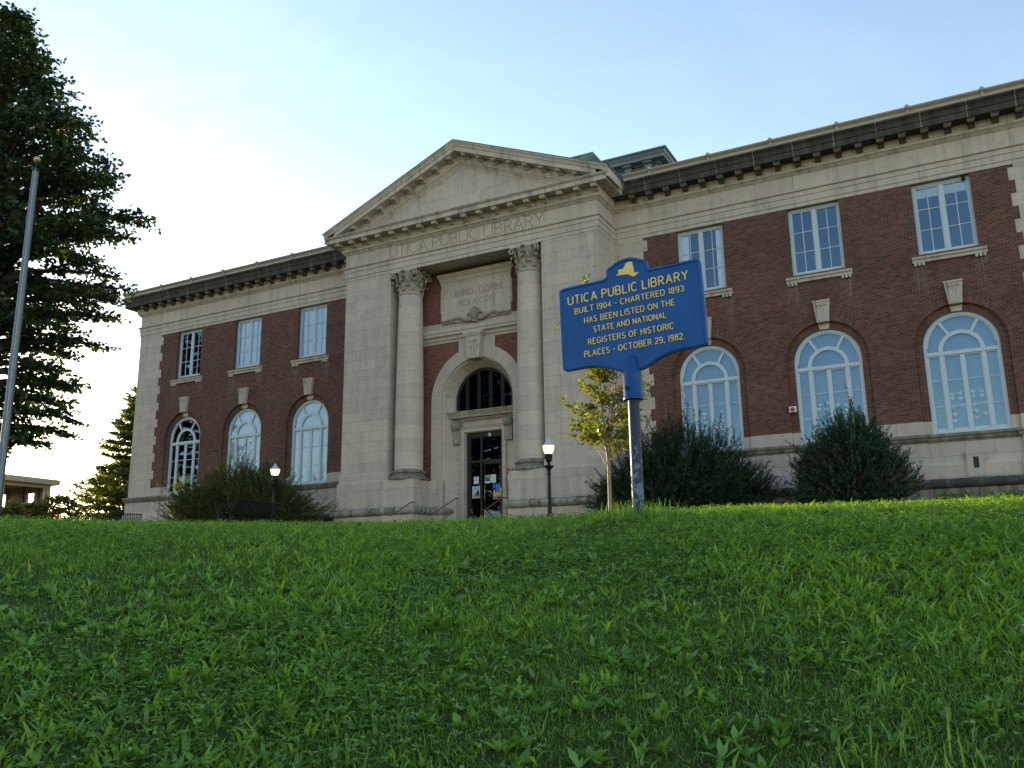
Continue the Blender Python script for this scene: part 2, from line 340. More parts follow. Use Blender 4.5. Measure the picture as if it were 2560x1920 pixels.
# ------------------------------------------------------------------ stroke lettering
def arc(cx, cy, rx, ry, a0, a1, n=10):
    return [(cx + rx * math.cos(rad(a0 + (a1 - a0) * i / n)), cy + ry * math.sin(rad(a0 + (a1 - a0) * i / n))) for i in range(n + 1)]
GL = {  # width, strokes in a unit-high cell
 'A': (.70, [[(0, 0), (.35, 1)], [(.35, 1), (.70, 0)], [(.12, .34), (.58, .34)]]),
 'B': (.60, [[(0, 0), (0, 1)], [(0, 1)] + arc(.30, .76, .26, .24, 90, -90) + [(0, .52)], [(0, .52)] + arc(.33, .26, .27, .26, 90, -90) + [(0, 0)]]),
 'C': (.68, [arc(.36, .5, .36, .5, 48, 312, 18)]),
 'D': (.68, [[(0, 0), (0, 1)], [(0, 1), (.26, 1)] + arc(.28, .5, .40, .5, 90, -90, 14) + [(0, 0)]]),
 'E': (.52, [[(.52, 1), (0, 1), (0, 0), (.52, 0)], [(0, .52), (.42, .52)]]),
 'F': (.52, [[(.52, 1), (0, 1), (0, 0)], [(0, .52), (.42, .52)]]),
 'G': (.70, [arc(.36, .5, .36, .5, 48, 330, 18) + [(.70, .45), (.42, .45)]]),
 'H': (.62, [[(0, 0), (0, 1)], [(.62, 0), (.62, 1)], [(0, .5), (.62, .5)]]),
 'I': (.0, [[(0, 0), (0, 1)]]),
 'L': (.50, [[(0, 1), (0, 0), (.50, 0)]]),
 'M': (.78, [[(0, 0), (.06, 1)], [(.06, 1), (.39, .15)], [(.39, .15), (.72, 1)], [(.72, 1), (.78, 0)]]),
 'N': (.66, [[(0, 0), (0, 1)], [(0, 1), (.66, 0)], [(.66, 0), (.66, 1)]]),
 'O': (.74, [arc(.37, .5, .37, .5, 90, 450, 24)]),
 'P': (.56, [[(0, 0), (0, 1)], [(0, 1), (.26, 1)] + arc(.28, .74, .28, .26, 90, -90) + [(0, .48)]]),
 'R': (.62, [[(0, 0), (0, 1)], [(0, 1), (.26, 1)] + arc(.28, .75, .28, .25, 90, -90) + [(0, .5)], [(.28, .5), (.62, 0)]]),
 'S': (.56, [arc(.28, .75, .25, .25, 30, 270, 12) + arc(.28, .25, .27, .25, 90, -150, 12)[1:]]),
 'T': (.62, [[(0, 1), (.62, 1)], [(.31, 1), (.31, 0)]]),
 'U': (.64, [[(0, 1), (0, .32)] + arc(.32, .32, .32, .32, 180, 360, 12) + [(.64, 1)]]),
 'V': (.68, [[(0, 1), (.34, 0)], [(.34, 0), (.68, 1)]]),
 'W': (.95, [[(0, 1), (.24, 0)], [(.24, 0), (.475, .9)], [(.475, .9), (.71, 0)], [(.71, 0), (.95, 1)]]),
 'Y': (.66, [[(0, 1), (.33, .48)], [(.66, 1), (.33, .48)], [(.33, .48), (.33, 0)]]),
 'K': (.6, [[(0, 0), (0, 1)], [(.58, 1), (0, .42)], [(.2, .6), (.6, 0)]]),
 '0': (.52, [arc(.26, .5, .26, .5, 90, 450, 20)]),
 '1': (.14, [[(0, .82), (.14, 1), (.14, 0)]]),
 '2': (.52, [arc(.26, .73, .26, .27, 160, -20, 10) + [(0, 0), (.54, 0)]]),
 '3': (.50, [arc(.24, .75, .24, .25, 150, -90, 10), arc(.24, .26, .26, .26, 90, -150, 10)]),
 '4': (.56, [[(.42, 0), (.42, 1), (0, .28), (.56, .28)]]),
 '8': (.52, [arc(.26, .75, .23, .24, 90, 450, 16), arc(.26, .26, .26, .26, 90, 450, 16)]),
 '9': (.52, [arc(.26, .70, .26, .29, 0, 360, 16), [(.52, .70), (.50, .38)] + arc(.26, .28, .25, .28, 0, -130, 8)]),
 '-': (.34, [[(0, .46), (.34, .46)]]), '.': (.06, [[(0, .0), (.07, .0)]]), ',': (.08, [[(.08, .08), (.0, -.16)]]), '*': (.05, [[(0, .5), (.06, .5)]]),
}
def ribbon(mb, pts, wd, y, th, xf):
    """flat stroke standing off the wall: front at y-th"""
    pts = [p for i, p in enumerate(pts) if i == 0 or abs(p[0] - pts[i - 1][0]) + abs(p[1] - pts[i - 1][1]) > 1e-5]
    n = len(pts); L = []; R = []
    closed = n > 3 and abs(pts[0][0] - pts[-1][0]) < 1e-6 and abs(pts[0][1] - pts[-1][1]) < 1e-6
    for i in range(n):
        a = Vector(pts[i - 1]) if i > 0 else (Vector(pts[-2]) if closed else None); b = Vector(pts[i]); c = Vector(pts[i + 1]) if i < n - 1 else (Vector(pts[1]) if closed else None)
        d1 = (b - a).normalized() if a is not None else None; d2 = (c - b).normalized() if c is not None else None
        n1 = Vector((-d1.y, d1.x)) if d1 else None; n2 = Vector((-d2.y, d2.x)) if d2 else None
        m = n1 or n2
        if n1 and n2:
            m = n1 + n2; m = m / max(.35, m.dot(n1))
        L.append(b + m * wd / 2); R.append(b - m * wd / 2)
    vs_ = []
    for yy in (y - th, y):
        for q in L + R:
            X, Z = xf(q.x, q.y); vs_.append((X, yy, Z))
    fs = []; o = 2 * n
    for i in range(n - 1):
        fs += [(i, i + 1, n + i + 1, n + i), (i, o + i, o + i + 1, i + 1), (n + i, n + i + 1, o + n + i + 1, o + n + i)]
    if not closed: fs += [(0, n, o + n, o), (n - 1, o + n - 1, o + 2 * n - 1, 2 * n - 1)]
    mb.add(vs_, fs)
def lettering(mb, text, x0, x1, z0, h, y, th=.004, wd=.11, hs=1.0, space=.24, word=.62, serif=False, flare=1.0):
    """text fitted between x0 and x1 on the wall plane y"""
    ws = []; x = 0; pos = []
    for i, ch in enumerate(text):
        if ch == ' ': x += word - space; continue
        pos.append((ch, x)); x += GL[ch][0] * hs + space
    tot = x - space; kx = (x1 - x0) / tot; j = 0
    for ch, px in pos:
        xf = lambda u, v, px=px: (x0 + (px + u) * kx, z0 + v * h)
        asp = h / kx
        for st in GL[ch][1]:
            pts = [(u * hs, v * asp) for u, v in st]
            q = lambda u, v, px=px: (x0 + (px + u) * kx, z0 + v * kx)
            ribbon(mb, pts, wd * asp, y, th + (j % 7) * .00035, q); j += 1
            if serif:
                for k, e in ((0, 1), (-1, -2)):
                    p = pts[k]
                    if p[1] < .02 * asp or p[1] > .98 * asp:
                        s_ = .11 * asp; ribbon(mb, [(p[0] - s_, p[1]), (p[0] + s_, p[1])], wd * .6 * asp, y, th + (j % 7) * .00035, q); j += 1
# ------------------------------------------------------------------ the library
LIB = tag(empty('library_building', (0, 0, 0)), 'long red brick library with pale limestone columned entrance, pediment and arched windows', 'building')
def P(mb, name, mat, **kw):
    return mb.build(name, M[mat] if isinstance(mat, str) else mat, kw.pop('parent', LIB), **kw)
XE, XP, DP, XO = 23.53, 6.6, -1.88, 3.954
WX = (10.344, 14.883, 19.381); HW = .972; UT, UB = 9.362, 6.588; WA = 1.2145; ZS = 3.10; RO = 1.49; REC = .195
def arcpts(cx, cz, r, a0, a1, n=32): return [(cx + r * math.cos(rad(a0 + (a1 - a0) * i / n)), cz + r * math.sin(rad(a0 + (a1 - a0) * i / n))) for i in range(n + 1)]
# wing brickwork with every opening cut through
for s in (-1, 1):
    out = [(6.55, .44)]
    for wx in WX: out += [(wx - RO, .44)] + arcpts(wx, ZS, RO, 180, 0) + [(wx + RO, .44)]
    out += [(23.2, .44), (23.2, 9.40)]
    for wx in reversed(WX): out += [(wx + HW, 9.40), (wx + HW, UB), (wx - HW, UB), (wx - HW, 9.40)]
    out += [(6.55, 9.40)]
    if s < 0: out = [(-x, z) for x, z in reversed(out)]
    P(MB().wall(out, [], 0, .45), 'brick_wall', 'brick')
    # quoined limestone edges, toothed into the brick
    for (a, b, edge, nm_) in ((21.55, 21.73, XE, 'quoin'), (8.08, 7.90, 6.55, 'quoin')):
        poly = [(s * edge, .44)]; z = .44; k = 0; rows = []
        while z < 9.38:
            z1 = min(z + .4905, 9.385); rows.append((z, z1, a if k % 2 else b)); z = z1; k += 1
        poly = [(s * edge, .44)]
        for z0, z1, x in rows: poly += [(s * x, z0), (s * x, z1)]
        poly += [(s * edge, 9.385)]
        P(MB().wall(poly, [], -.012, .1), nm_, 'ashlar')
    # limestone band below the brick, and window jamb feet
    xs = [6.6] + [v for wx in WX for v in (wx - RO, wx + RO)] + [XE]
    for i in range(0, len(xs), 2): P(MB().box(*sorted((s * xs[i], s * xs[i + 1])), -.006, .43, -.06, .44), 'stone_band', 'ashlar_big')
    for wx in WX:
        for q in (-1, 1): P(MB().box(*sorted((s * wx + q * WA, s * wx + q * (RO + .01))), .114, .43, -.06, .44), 'stone_band', 'ashlar_big')
    mb = MB()
    mb.box(*sorted((s * (XE - .35), s * XE)), .10, 16, -.06, 9.40); P(mb, 'side_wall', 'ashlar')
    # stepped base
    path = [(6.6, -.10)]
    for wx in WX: path += [(wx - 1.46, -.10), (wx - 1.46, .0), (wx + 1.46, .0), (wx + 1.46, -.10)]
    path += [(XE + .06, -.10), (XE + .06, 16)]
    if s < 0: path = [(-x, y) for x, y in reversed(path)]
    P(MB().sweep(path, [(-.35, -.035), (.13, -.05), (.15, -.09), (.15, -.15), (.10, -.19), (.08, -.26), (.02, -.32), (.02, -.35), (-.35, -.35)]), 'base_ledge', 'weather')
    P(MB().sweep(path, [(-.35, -.35), (.0, -.352), (.0, -.98), (.04, -1.0), (.045, -1.05), (.09, -1.16), (.09, -1.62), (-.35, -1.62)]), 'base_course', 'ashlar_big')
    pp = [(6.6, -.10), (XE + .06, -.10), (XE + .06, 16)]
    if s < 0: pp = [(-x, y) for x, y in reversed(pp)]
    P(MB().sweep(pp, [(-.3, -1.62), (.13, -1.63), (.22, -1.68), (.26, -1.75), (.26, -1.83), (.22, -1.90), (.14, -1.95), (-.3, -1.96)]), 'base_torus', 'torus', smooth=True)
    P(MB().sweep(pp, [(-.3, -1.96), (.13, -1.965), (.13, -3.4), (-.3, -3.4)]), 'base_plinth', 'weather')
# interior shell
mb = MB(); mb.box(-XE + .36, XE - .36, .47, 15.6, -3.4, -.6) if False else mb.box(-6, 6, 2.0, 3.0, -3.4, -.4); mb.box(-2.2, -1.6, .3, 2.0, -3.4, 5.1); mb.box(1.6, 2.2, .3, 2.0, -3.4, 5.1); mb.box(-2.2, 2.2, .3, 2.1, 5.1, 5.2); mb.box(-XE + .36, XE - .36, 15.6, 16, -.5, 11.6); mb.box(-XE + .36, XE - .36, .46, 15.6, -.6, -.4); mb.box(-XE + .36, -3.96, .46, 15.6, 5.2, 5.5); mb.box(3.96, XE - .36, .46, 15.6, 5.2, 5.5)
mb.box(-XE + .36, XE - .36, 3.2, 3.4, -.4, 11.6); mb.box(-6.5, -6.3, .46, 3.2, -.4, 11.6); mb.box(6.3, 6.5, .46, 3.2, -.4, 11.6)
P(mb, 'interior_partition', 'dark')
# entablature right round
EP = [(-XE, 16), (-XE, 0), (-XP, 0), (-XP, DP), (XP, DP), (XP, 0), (XE, 0), (XE, 16)]
P(MB().sweep(EP, [(-.3, 9.38), (.02, 9.38), (.02, 9.53), (.05, 9.545), (.05, 9.79), (.08, 9.805), (.08, 9.98), (.13, 10.0), (.15, 10.03), (.15, 10.075), (.03, 10.10), (.03, 10.72), (-.3, 10.72)]), 'architrave_and_frieze', 'entab')
P(MB().sweep(EP, [(-.3, 10.72), (.06, 10.72), (.09, 10.76), (.16, 10.83), (.20, 10.85), (.20, 10.92), (.23, 10.96), (.23, 11.22), (-.3, 11.22)]), 'bed_moulding', 'smooth')
# wing cornices, gutters, roofs
modme = None
def modillion(x, y, z, mat=None):
    global modme
    if modme is None:
        mb = MB(); mb.prism([(0, 0), (-.40, 0), (-.40, -.11), (-.37, -.15), (-.30, -.155), (-.24, -.13), (-.15, -.16), (-.10, -.22), (-.04, -.25), (0, -.25)], 'x', -.12, .12)
        mb.box(-.145, .145, -.425, 0, -.045, .02)
        o = mb.build('modillion', M['smooth'], LIB, (x, y, z)); modme = o.data; return o
    o = link('modillion', modme, None, LIB, (x, y, z))
    if mat: o.material_slots[0].link = 'OBJECT'; o.material_slots[0].material = M[mat]
    return o
for s in (-1, 1):
    cp = [(6.6, 0), (XE, 0), (XE, 16)]
    if s < 0: cp = [(-x, y) for x, y in reversed(cp)]
    P(MB().sweep(cp, [(.1, 11.205), (.72, 11.205), (.72, 11.44), (.755, 11.455), (.765, 11.52), (.80, 11.61), (.87, 11.68), (.90, 11.69), (.90, 11.76), (.1, 11.76)]), 'wing_cornice', 'black')
    gp = [(7.42, 0), (XE, 0), (XE, 16)]
    if s < 0: gp = [(-x, y) for x, y in reversed(gp)]
    g = P(MB().sweep(gp, [(.60, 11.76), (.84, 11.762), (.84, 11.80), (.79, 11.84), (.78, 11.93), (.82, 11.97), (.88, 12.02), (.89, 12.075), (.84, 12.09), (.60, 12.09)]), 'gutter', 'cream')
    for kx in (8.62, 11.14, 13.64, 16.15, 18.63, 21.08):
        mb = MB(); mb.lathe([(.0, -.10), (.07, -.07), (.095, 0), (.07, .07), (0, .10)], 8, (0, 0, 0)); mb.box(-.045, .045, .0, .1, -.28, -.05)
        mb.build('gutter_boss', M['cream'], g, (s * kx, -.86, 12.07), smooth=True)
    for k in range(21): modillion(s * (7.69 + .7606 * k), -.23, 11.205, 'sooty')
    P(MB().prism([(.0, 11.3), (.0, 11.9), (8, 13.0), (16, 11.9), (16, 11.3)], 'x', *sorted((s * 6.0, s * (XE + .1)))), 'wing_roof', 'roof')
# pavilion piers, recess and soffit
for s in (-1, 1):
    P(MB().box(*sorted((s * XO, s * XP)), DP, .44, -.06, 9.40), 'pier', 'ashlar')
P(MB().box(-XO, XO, -1.6, -.55, 9.40, 9.75), 'soffit', 'smooth')
BW = -.60; AZ = 3.18
P(MB().wall([(-XO, 6.86), (XO, 6.86), (XO, 9.45), (-XO, 9.45)], [], BW, .1), 'brick_wall', 'brickr')
for s in (-1, 1):
    poly = [(s * XO, -.5), (s * 2.40, -.5), (s * 2.40, AZ)] + [(s * abs(x), z) for x, z in arcpts(0, AZ, 2.40, 0, 66.7, 16)][1:] + [(s * .95, 5.95), (s * XO, 5.95)]
    P(MB().wall(poly, [], BW, .1), 'brick_wall', 'brickr')
PT = stone('limestone_voussoirs', LIME, bw=None, dirt=.12)
def ringsurf(mb, path0, y0, path1, y1):
    n = len(path0); mb.add([(p[0], y0, p[1]) for p in path0] + [(p[0], y1, p[1]) for p in path1], [(i, i + 1, n + i + 1, n + i) for i in range(n - 1)])
fr = []
outl = [(-2.42, -.6)] + [(-2.42, AZ)] + arcpts(0, AZ, 2.42, 180, 113.1, 16)[1:] + [(-.95, 5.95), (.95, 5.95)] + arcpts(0, AZ, 2.42, 66.9, 0, 16) + [(2.42, -.6)]
inl = [(1.85, -.6), (1.85, AZ)] + arcpts(0, AZ, 1.85, 0, 180, 32)[1:] + [(-1.85, -.6)]
mb = MB().wall(outl + inl, [], -.66, -.30)
p0 = [(-1.78, -2.4)] + arcpts(0, AZ, 1.78, 180, 0, 40) + [(1.78, -2.4)]; p1 = [(-1.50, -2.4)] + arcpts(0, AZ, 1.50, 180, 0, 40) + [(1.50, -2.4)]
pq = [(-1.85, -2.4)] + arcpts(0, AZ, 1.85, 180, 0, 40) + [(1.85, -2.4)]
ringsurf(mb, pq, -.58, p0, -.56); ringsurf(mb, p0, -.56, p1, -.05); ringsurf(mb, p1, -.05, p1, .3)
P(mb, 'entrance_arch', PT)
mb = MB()                                        # joints between the arch stones
for k in range(13):
    a = 8 + k * 164 / 12
    if 74 < a < 106: continue
    c, sn = math.cos(rad(a)), math.sin(rad(a)); e = .006
    for r0, r1, y0, y1 in ((1.86, 2.41, -.663, -.663), (1.515, 1.775, -.08, -.563)):
        mb.add([(r0 * c - e * sn, y0 - .003, AZ + r0 * sn + e * c), (r0 * c + e * sn, y0 - .003, AZ + r0 * sn - e * c), (r1 * c + e * sn, y1 - .003, AZ + r1 * sn - e * c), (r1 * c - e * sn, y1 - .003, AZ + r1 * sn + e * c)], [(0, 1, 2, 3)])
for s in (-1, 1):
    for k in range(9):
        z = -.05 + k * .49
        if z < AZ: mb.box(*sorted((s * 1.86, s * 2.41)), -.663, -.65, z - .005, z + .005)
P(mb, 'arch_joints', 'incise')
# arch keystone with carved front
mb = MB(); mb.prism([(-.30, 4.93), (.30, 4.93), (.40, 5.98), (-.40, 5.98)], 'y', -.98, -.64); mb.box(-.45, .45, -1.03, -.62, 5.98, 6.06); mb.box(-.49, .49, -1.06, -.62, 6.06, 6.16)
k = P(mb, 'entrance_keystone', 'smooth')
mb = MB()
for x in (-.17, 0, .17):
    mb.tube([(x * .8, -1.0, 5.05), (x, -.995, 5.55)], [.03, .055], 6); mb.lathe([(0, -.07), (.07, 0), (0, .07)], 6, (x, -.99, 5.48)); mb.lathe([(0, -.05), (.05, 0), (0, .05)], 6, (x * .9, -.99, 5.24))
for a in (-62, -32, 0, 32, 62): mb.tube([(0, -.985, 5.66), (.16 * math.sin(rad(a)), -1.02, 5.68 + .16 * math.cos(rad(a))), (.26 * math.sin(rad(a)), -.99, 5.68 + .22 * math.cos(rad(a)))], [.05, .055, .02], 6)
mb.build('carving', M['smooth'], k, smooth=True)
# string course and dated panel
P(MB().sweep([(-XO, BW + .02), (XO, BW + .02)], [(-.1, 5.93), (.03, 5.93), (.05, 6.02), (.10, 6.06), (.13, 6.18), (.24, 6.24), (.24, 6.32), (.29, 6.40), (.29, 6.56), (.08, 6.62), (.08, 6.88), (-.1, 6.88)]), 'string_course', 'ashlar_big')
mb = MB(); mb.box(-1.84, 1.84, -.76, BW + .02, 6.80, 8.72)
mb.sweep([(-1.84, -.5), (-1.84, -.74), (1.84, -.74), (1.84, -.5)], [(-.1, 8.70), (.03, 8.70), (.03, 8.80), (.06, 8.84), (.08, 8.98), (.13, 9.03), (.16, 9.12), (.16, 9.20), (-.1, 9.26)])
for s in (-1, 1): mb.box(*sorted((s * 1.76, s * 1.90)), -.72, BW, 7.35, 8.5)
pn = P(mb, 'dated_panel', 'ashlar_big')
mb = MB(); lettering(mb, 'ANNO * DOMINI', -1.14, 1.40, 8.04, .28, -.762, .004, .10, serif=True); mb.build('lettering', M['incise'], pn, fix=False)
mb = MB(); lettering(mb, 'MDCCCCIV', -.88, 1.03, 7.55, .25, -.762, .004, .10, serif=True); mb.build('lettering', M['incise'], pn, fix=False)
mb = MB()
for s in (-1, 1):
    pts = [(s * (.16 + .12 * math.cos(a)) + s * .14, -.80, 6.98 + .12 * math.sin(a)) for a in [math.pi * (1.9 - k * .22) for k in range(9)]]
    crv = [(s * .20, 6.80), (s * .42, 6.80), (s * .62, 6.90), (s * .85, 6.98), (s * 1.05, 7.0), (s * 1.18, 6.96), (s * 1.22, 6.88), (s * 1.15, 6.82), (s * 1.08, 6.87)]
    mb.tube(pts, .05, 6); mb.tube([(x, -.80, z) for x, z in crv], [.07, .085, .095, .095, .085, .075, .06, .05, .03], 6)
    mb.box(*sorted((s * 1.28, s * 1.84)), -.86, -.75, 6.90, 6.95)
    for q in range(5): mb.box(*sorted((s * (1.32 + q * .105), s * (1.38 + q * .105))), -.83, -.75, 6.84, 6.90)
    for a in (18, 38, 60): mb.tube([(0, -.80, 6.88), (s * .26 * math.sin(rad(a)), -.86, 6.9 + .42 * math.cos(rad(a))), (s * .36 * math.sin(rad(a)), -.82, 6.9 + .48 * math.cos(rad(a)))], [.05, .06, .02], 6)
mb.tube([(0, -.82, 6.85), (0, -.9, 7.2), (0, -.85, 7.42)], [.09, .08, .02], 8); mb.lathe([(0, -.12), (.11, -.05), (.12, .03), (0, .1)], 8, (0, -.82, 6.72))
mb.build('scroll_ornament', M['carved'], pn, smooth=True)
# pedestals and base of the pavilion
for s in (-1, 1):
    full = [(-XP, 0), (-XP, DP), (-3.95, DP), (-3.95, -2.0), (-2.5, -2.0), (-2.5, -.66), (-1.86, -.66), (-1.86, -.1)]
    up_ = [(-XP, 0), (-XP, DP), (-XO, DP), (-XO, -.6)]
    if s > 0: full = [(-x, y) for x, y in reversed(full)]; up_ = [(-x, y) for x, y in reversed(up_)]
    P(MB().sweep(up_, [(-.2, .02), (.0, -.02), (.03, -.06), (.05, -.10), (.05, -.40), (.09, -.46), (-.2, -.46)]), 'pier_base', 'ashlar')
    P(MB().sweep(full, [(-.3, -.45), (.12, -.452), (.12, -1.64), (-.3, -1.64)]), 'pedestal_course', 'ashlar_big')
    P(MB().box(*sorted((s * 3.9, s * 2.45)), -1.98, -.64, -.8, -.453), 'pedestal_top', 'smooth')
    P(MB().sweep(full, [(-.3, -1.64), (.16, -1.645), (.26, -1.69), (.32, -1.76), (.33, -1.83), (.30, -1.91), (.23, -1.97), (.17, -2.0), (-.3, -2.0)]), 'pedestal_torus', stone('limestone_half_sooty', (.34, .31, .25), bw=None, dirt=.8, thr=(.47, .62), soot=(.05, .05, .048)) if s < 0 else bpy.data.materials['limestone_half_sooty'], smooth=True)
    P(MB().sweep(full, [(-.3, -2.0), (.18, -2.005), (.18, -3.4), (-.3, -3.4)]), 'pedestal_plinth', 'ashlar_big')
# columns
def column(x):
    c = empty('column', (x, -1.36, 0), parent=LIB)
    MB().lathe([(0, -.452), (.87, -.45), (.90, -.41), (.88, -.35), (.82, -.325), (.81, -.30), (.75, -.26), (.73, -.20), (.745, -.165), (.79, -.145), (.80, -.10), (.775, -.055), (.70, -.04), (.68, -.01), (.647, .03)], 48).build('base', M['weather'] if x < 0 else M['weather'], c, smooth=True)
    prof = [(.647 - .092 * max(0, (z - 2.0) / 6.2) ** 1.35, z) for z in np.linspace(.02, 8.17, 20)]
    MB().lathe(prof + [(.58, 8.19), (.605, 8.22), (.605, 8.25), (.58, 8.28), (.555, 8.29)], 48).build('shaft', M['column'], c, smooth=True)
    mb = MB(); mb.lathe([(.545, 8.27), (.53, 8.6), (.55, 8.95), (.66, 9.2), (.70, 9.27)], 24)
    def leaf(a, z0, h, out, wd):
        pts = [(.55, 0, wd), (.575, .35 * h, wd * 1.05), (.60, .7 * h, wd * .95), (.60 + out * .55, .95 * h, wd * .85), (.60 + out, .93 * h, wd * .7), (.60 + out * 1.05, .74 * h, wd * .35)]
        vs_ = []; ca, sa = math.cos(a), math.sin(a)
        for r, z, w_ in pts:
            for q, dr in ((-1, 0), (-.5, .035), (0, .055), (.5, .035), (1, 0)):
                vs_.append(((r + dr) * ca - q * w_ * sa, (r + dr) * sa + q * w_ * ca, z0 + z))
        mb.add(vs_, [(i * 5 + j, i * 5 + j + 1, (i + 1) * 5 + j + 1, (i + 1) * 5 + j) for i in range(len(pts) - 1) for j in range(4)])
    for k in range(8):
        leaf(k * math.pi / 4 + math.pi / 8, 8.28, .36, .17, .15); leaf(k * math.pi / 4, 8.40, .50, .24, .15)
    for k in range(4):
        a = math.pi / 4 + k * math.pi / 2; ca, sa = math.cos(a), math.sin(a)
        for off in (-.055, .055):
            pts = [(.62, 8.72)] + [(.86 + .13 * math.cos(t) * (1 - .06 * i), 9.10 + .13 * math.sin(t) * (1 - .06 * i)) for i, t in enumerate(np.linspace(2.6, -4.2, 12))]
            mb.tube([(r * ca - off * sa, r * sa + off * ca, z) for r, z in pts], [.05] * 6 + [.045] * 7, 6)
        b = k * math.pi / 2; cb, sb = math.cos(b), math.sin(b)
        for q in (-1, 1):
            pts = [(.60, q * .22, 8.80), (.66, q * .18, 9.0), (.69, q * .10, 9.12), (.69, q * .03, 9.10), (.69, q * .06, 9.02)]
            mb.tube([(r * cb - u * sb, r * sb + u * cb, z) for r, u, z in pts], [.04, .045, .04, .035, .02], 5)
        mb.lathe([(0, -.10), (.10, -.03), (.10, .04), (0, .1)], 7, (.72 * cb, .72 * sb, 9.30))
    mb.build('capital', M['carved'], c, smooth=True)
    ab = []
    for k in range(4):
        a0 = math.pi / 4 + k * math.pi / 2
        p = Vector((math.cos(a0), math.sin(a0))) * 1.02; q = Vector((math.cos(a0 + math.pi / 2), math.sin(a0 + math.pi / 2))) * 1.02
        t_ = (q - p).normalized(); inn = -(p + q).normalized()
        for u in np.linspace(.05, .95, 9):
            m = p.lerp(q, u) + inn * (.0 if False else .13 * math.sin(math.pi * u)); ab.append((m.x, m.y))
    MB().prism(ab, 'z', 9.27, 9.385).build('abacus', M['smooth'], c)
column(-3.15); column(3.15)
# pavilion cornice, pediment and roof
PC = [(-XP, 0), (-XP, DP), (XP, DP), (XP, 0)]
P(MB().sweep(PC, [(.0, 11.22), (.72, 11.22), (.72, 11.41), (.76, 11.43), (.80, 11.48), (.82, 11.49), (.82, 11.53), (.0, 11.60)]), 'pavilion_cornice', 'smooth')
for k in range(18): modillion(-6.72 + k * 13.44 / 17, DP - .23, 11.22)
for s in (-1, 1):
    me_ = MB().sweep([(-XP, 0), (-XP, -2.60)] if s < 0 else [(XP, -2.60), (XP, 0)], [(.3, 11.53), (.80, 11.53), (.83, 11.58), (.88, 11.68), (.90, 11.69), (.90, 11.745), (.3, 11.745)])
    P(me_, 'cornice_return', 'weather')
SL = .4128; APX = 14.83
sec_low = [(-1.2, -1.06), (-1.955, -1.06), (-1.955, -.98), (-1.98, -.94), (-2.05, -.84), (-2.09, -.82), (-2.09, -.74), (-2.12, -.70), (-2.12, -.44), (-1.2, -.44)]
sec = [(-1.2, -.46), (-2.60, -.46), (-2.60, -.25), (-2.635, -.235), (-2.65, -.17), (-2.70, -.07), (-2.73, -.06), (-2.73, 0), (-1.2, 0)]
for s in (-1, 1):
    for q_, xe in ((sec_low, 6.45), (sec, 7.46)):
        mb = MB(); n = len(q_)
        mb.add([(0, y, APX + d) for y, d in q_] + [(s * xe, y, APX - SL * xe + d) for y, d in q_], [(i, (i + 1) % n, n + (i + 1) % n, n + i) for i in range(n)])
        mb.f += [tuple(n + i for i in t) for t in tessellate_polygon([[Vector((y, d, 0)) for y, d in q_]])]
        P(mb, 'raking_cornice' if q_ is sec else 'raking_bed_moulding', 'smooth')
    for k in range(8):
        x = .42 + .783 * k; modillion(s * x, DP - .23, APX - SL * x - .46 + .05)
P(MB().wall([(-6.6, 11.45), (6.6, 11.45), (6.6, 11.5), (0, 14.1), (-6.6, 11.5)], [], -1.93, -1.5), 'tympanum', 'ashlar_big')
e = .03
P(MB().prism([(-7.52, APX - SL * 7.52 + .004), (0, APX + .004), (7.52, APX - SL * 7.52 + .004), (7.52, APX - SL * 7.52 + e), (0, APX + e + .01), (-7.52, APX - SL * 7.52 + e)], 'y', -2.75, 15), 'pavilion_roof', 'copper')
P(MB().prism([(-4.75, 14.2), (-4.14, 16.24), (4.14, 16.24), (5.0, 14.9), (5.0, 14.2)], 'y', 4.0, 7.5), 'copper_roof_box', 'copper')
mb = MB().box(-5.35, 5.35, 10.8, 18, 13.5, 18.3)
LN = P(mb, 'roof_lantern', 'slate')
MB().sweep([(-5.35, 18), (-5.35, 10.8), (5.35, 10.8), (5.35, 18)], [(-.1, 18.30), (.12, 18.30), (.15, 18.36), (.55, 18.42), (.55, 18.60), (.60, 18.64), (.66, 18.78), (.75, 18.84), (.75, 18.92), (-.1, 18.98)]).build('cornice', M['slate'], LN)
for x in np.arange(-4.9, 5.2, 1.22):
    mb = MB(); mb.prism([(0, 18.38), (-.42, 18.38), (-.42, 18.28), (-.30, 18.22), (-.22, 17.95), (-.12, 17.62), (-.06, 17.5), (0, 17.5)], 'x', -.2, .2); mb.box(-.25, .25, -.46, 0, 18.30, 18.40)
    mb.build('bracket', M['slate'], LN, (x, 10.8, 0))
for x in np.arange(-4.3, 4.6, 1.22): MB().box(-.34, .34, -.02, .02, 17.0, 18.1).build('pane', M['dglass'], LN, (x, 10.79, 0))
mb = MB(); lettering(mb, 'UTICA PUBLIC LIBRARY', -4.0, 4.12, 10.16, .52, -1.912, .004, .072, serif=True, space=.20, word=.55); P(mb, 'inscription', 'incise', fix=False)
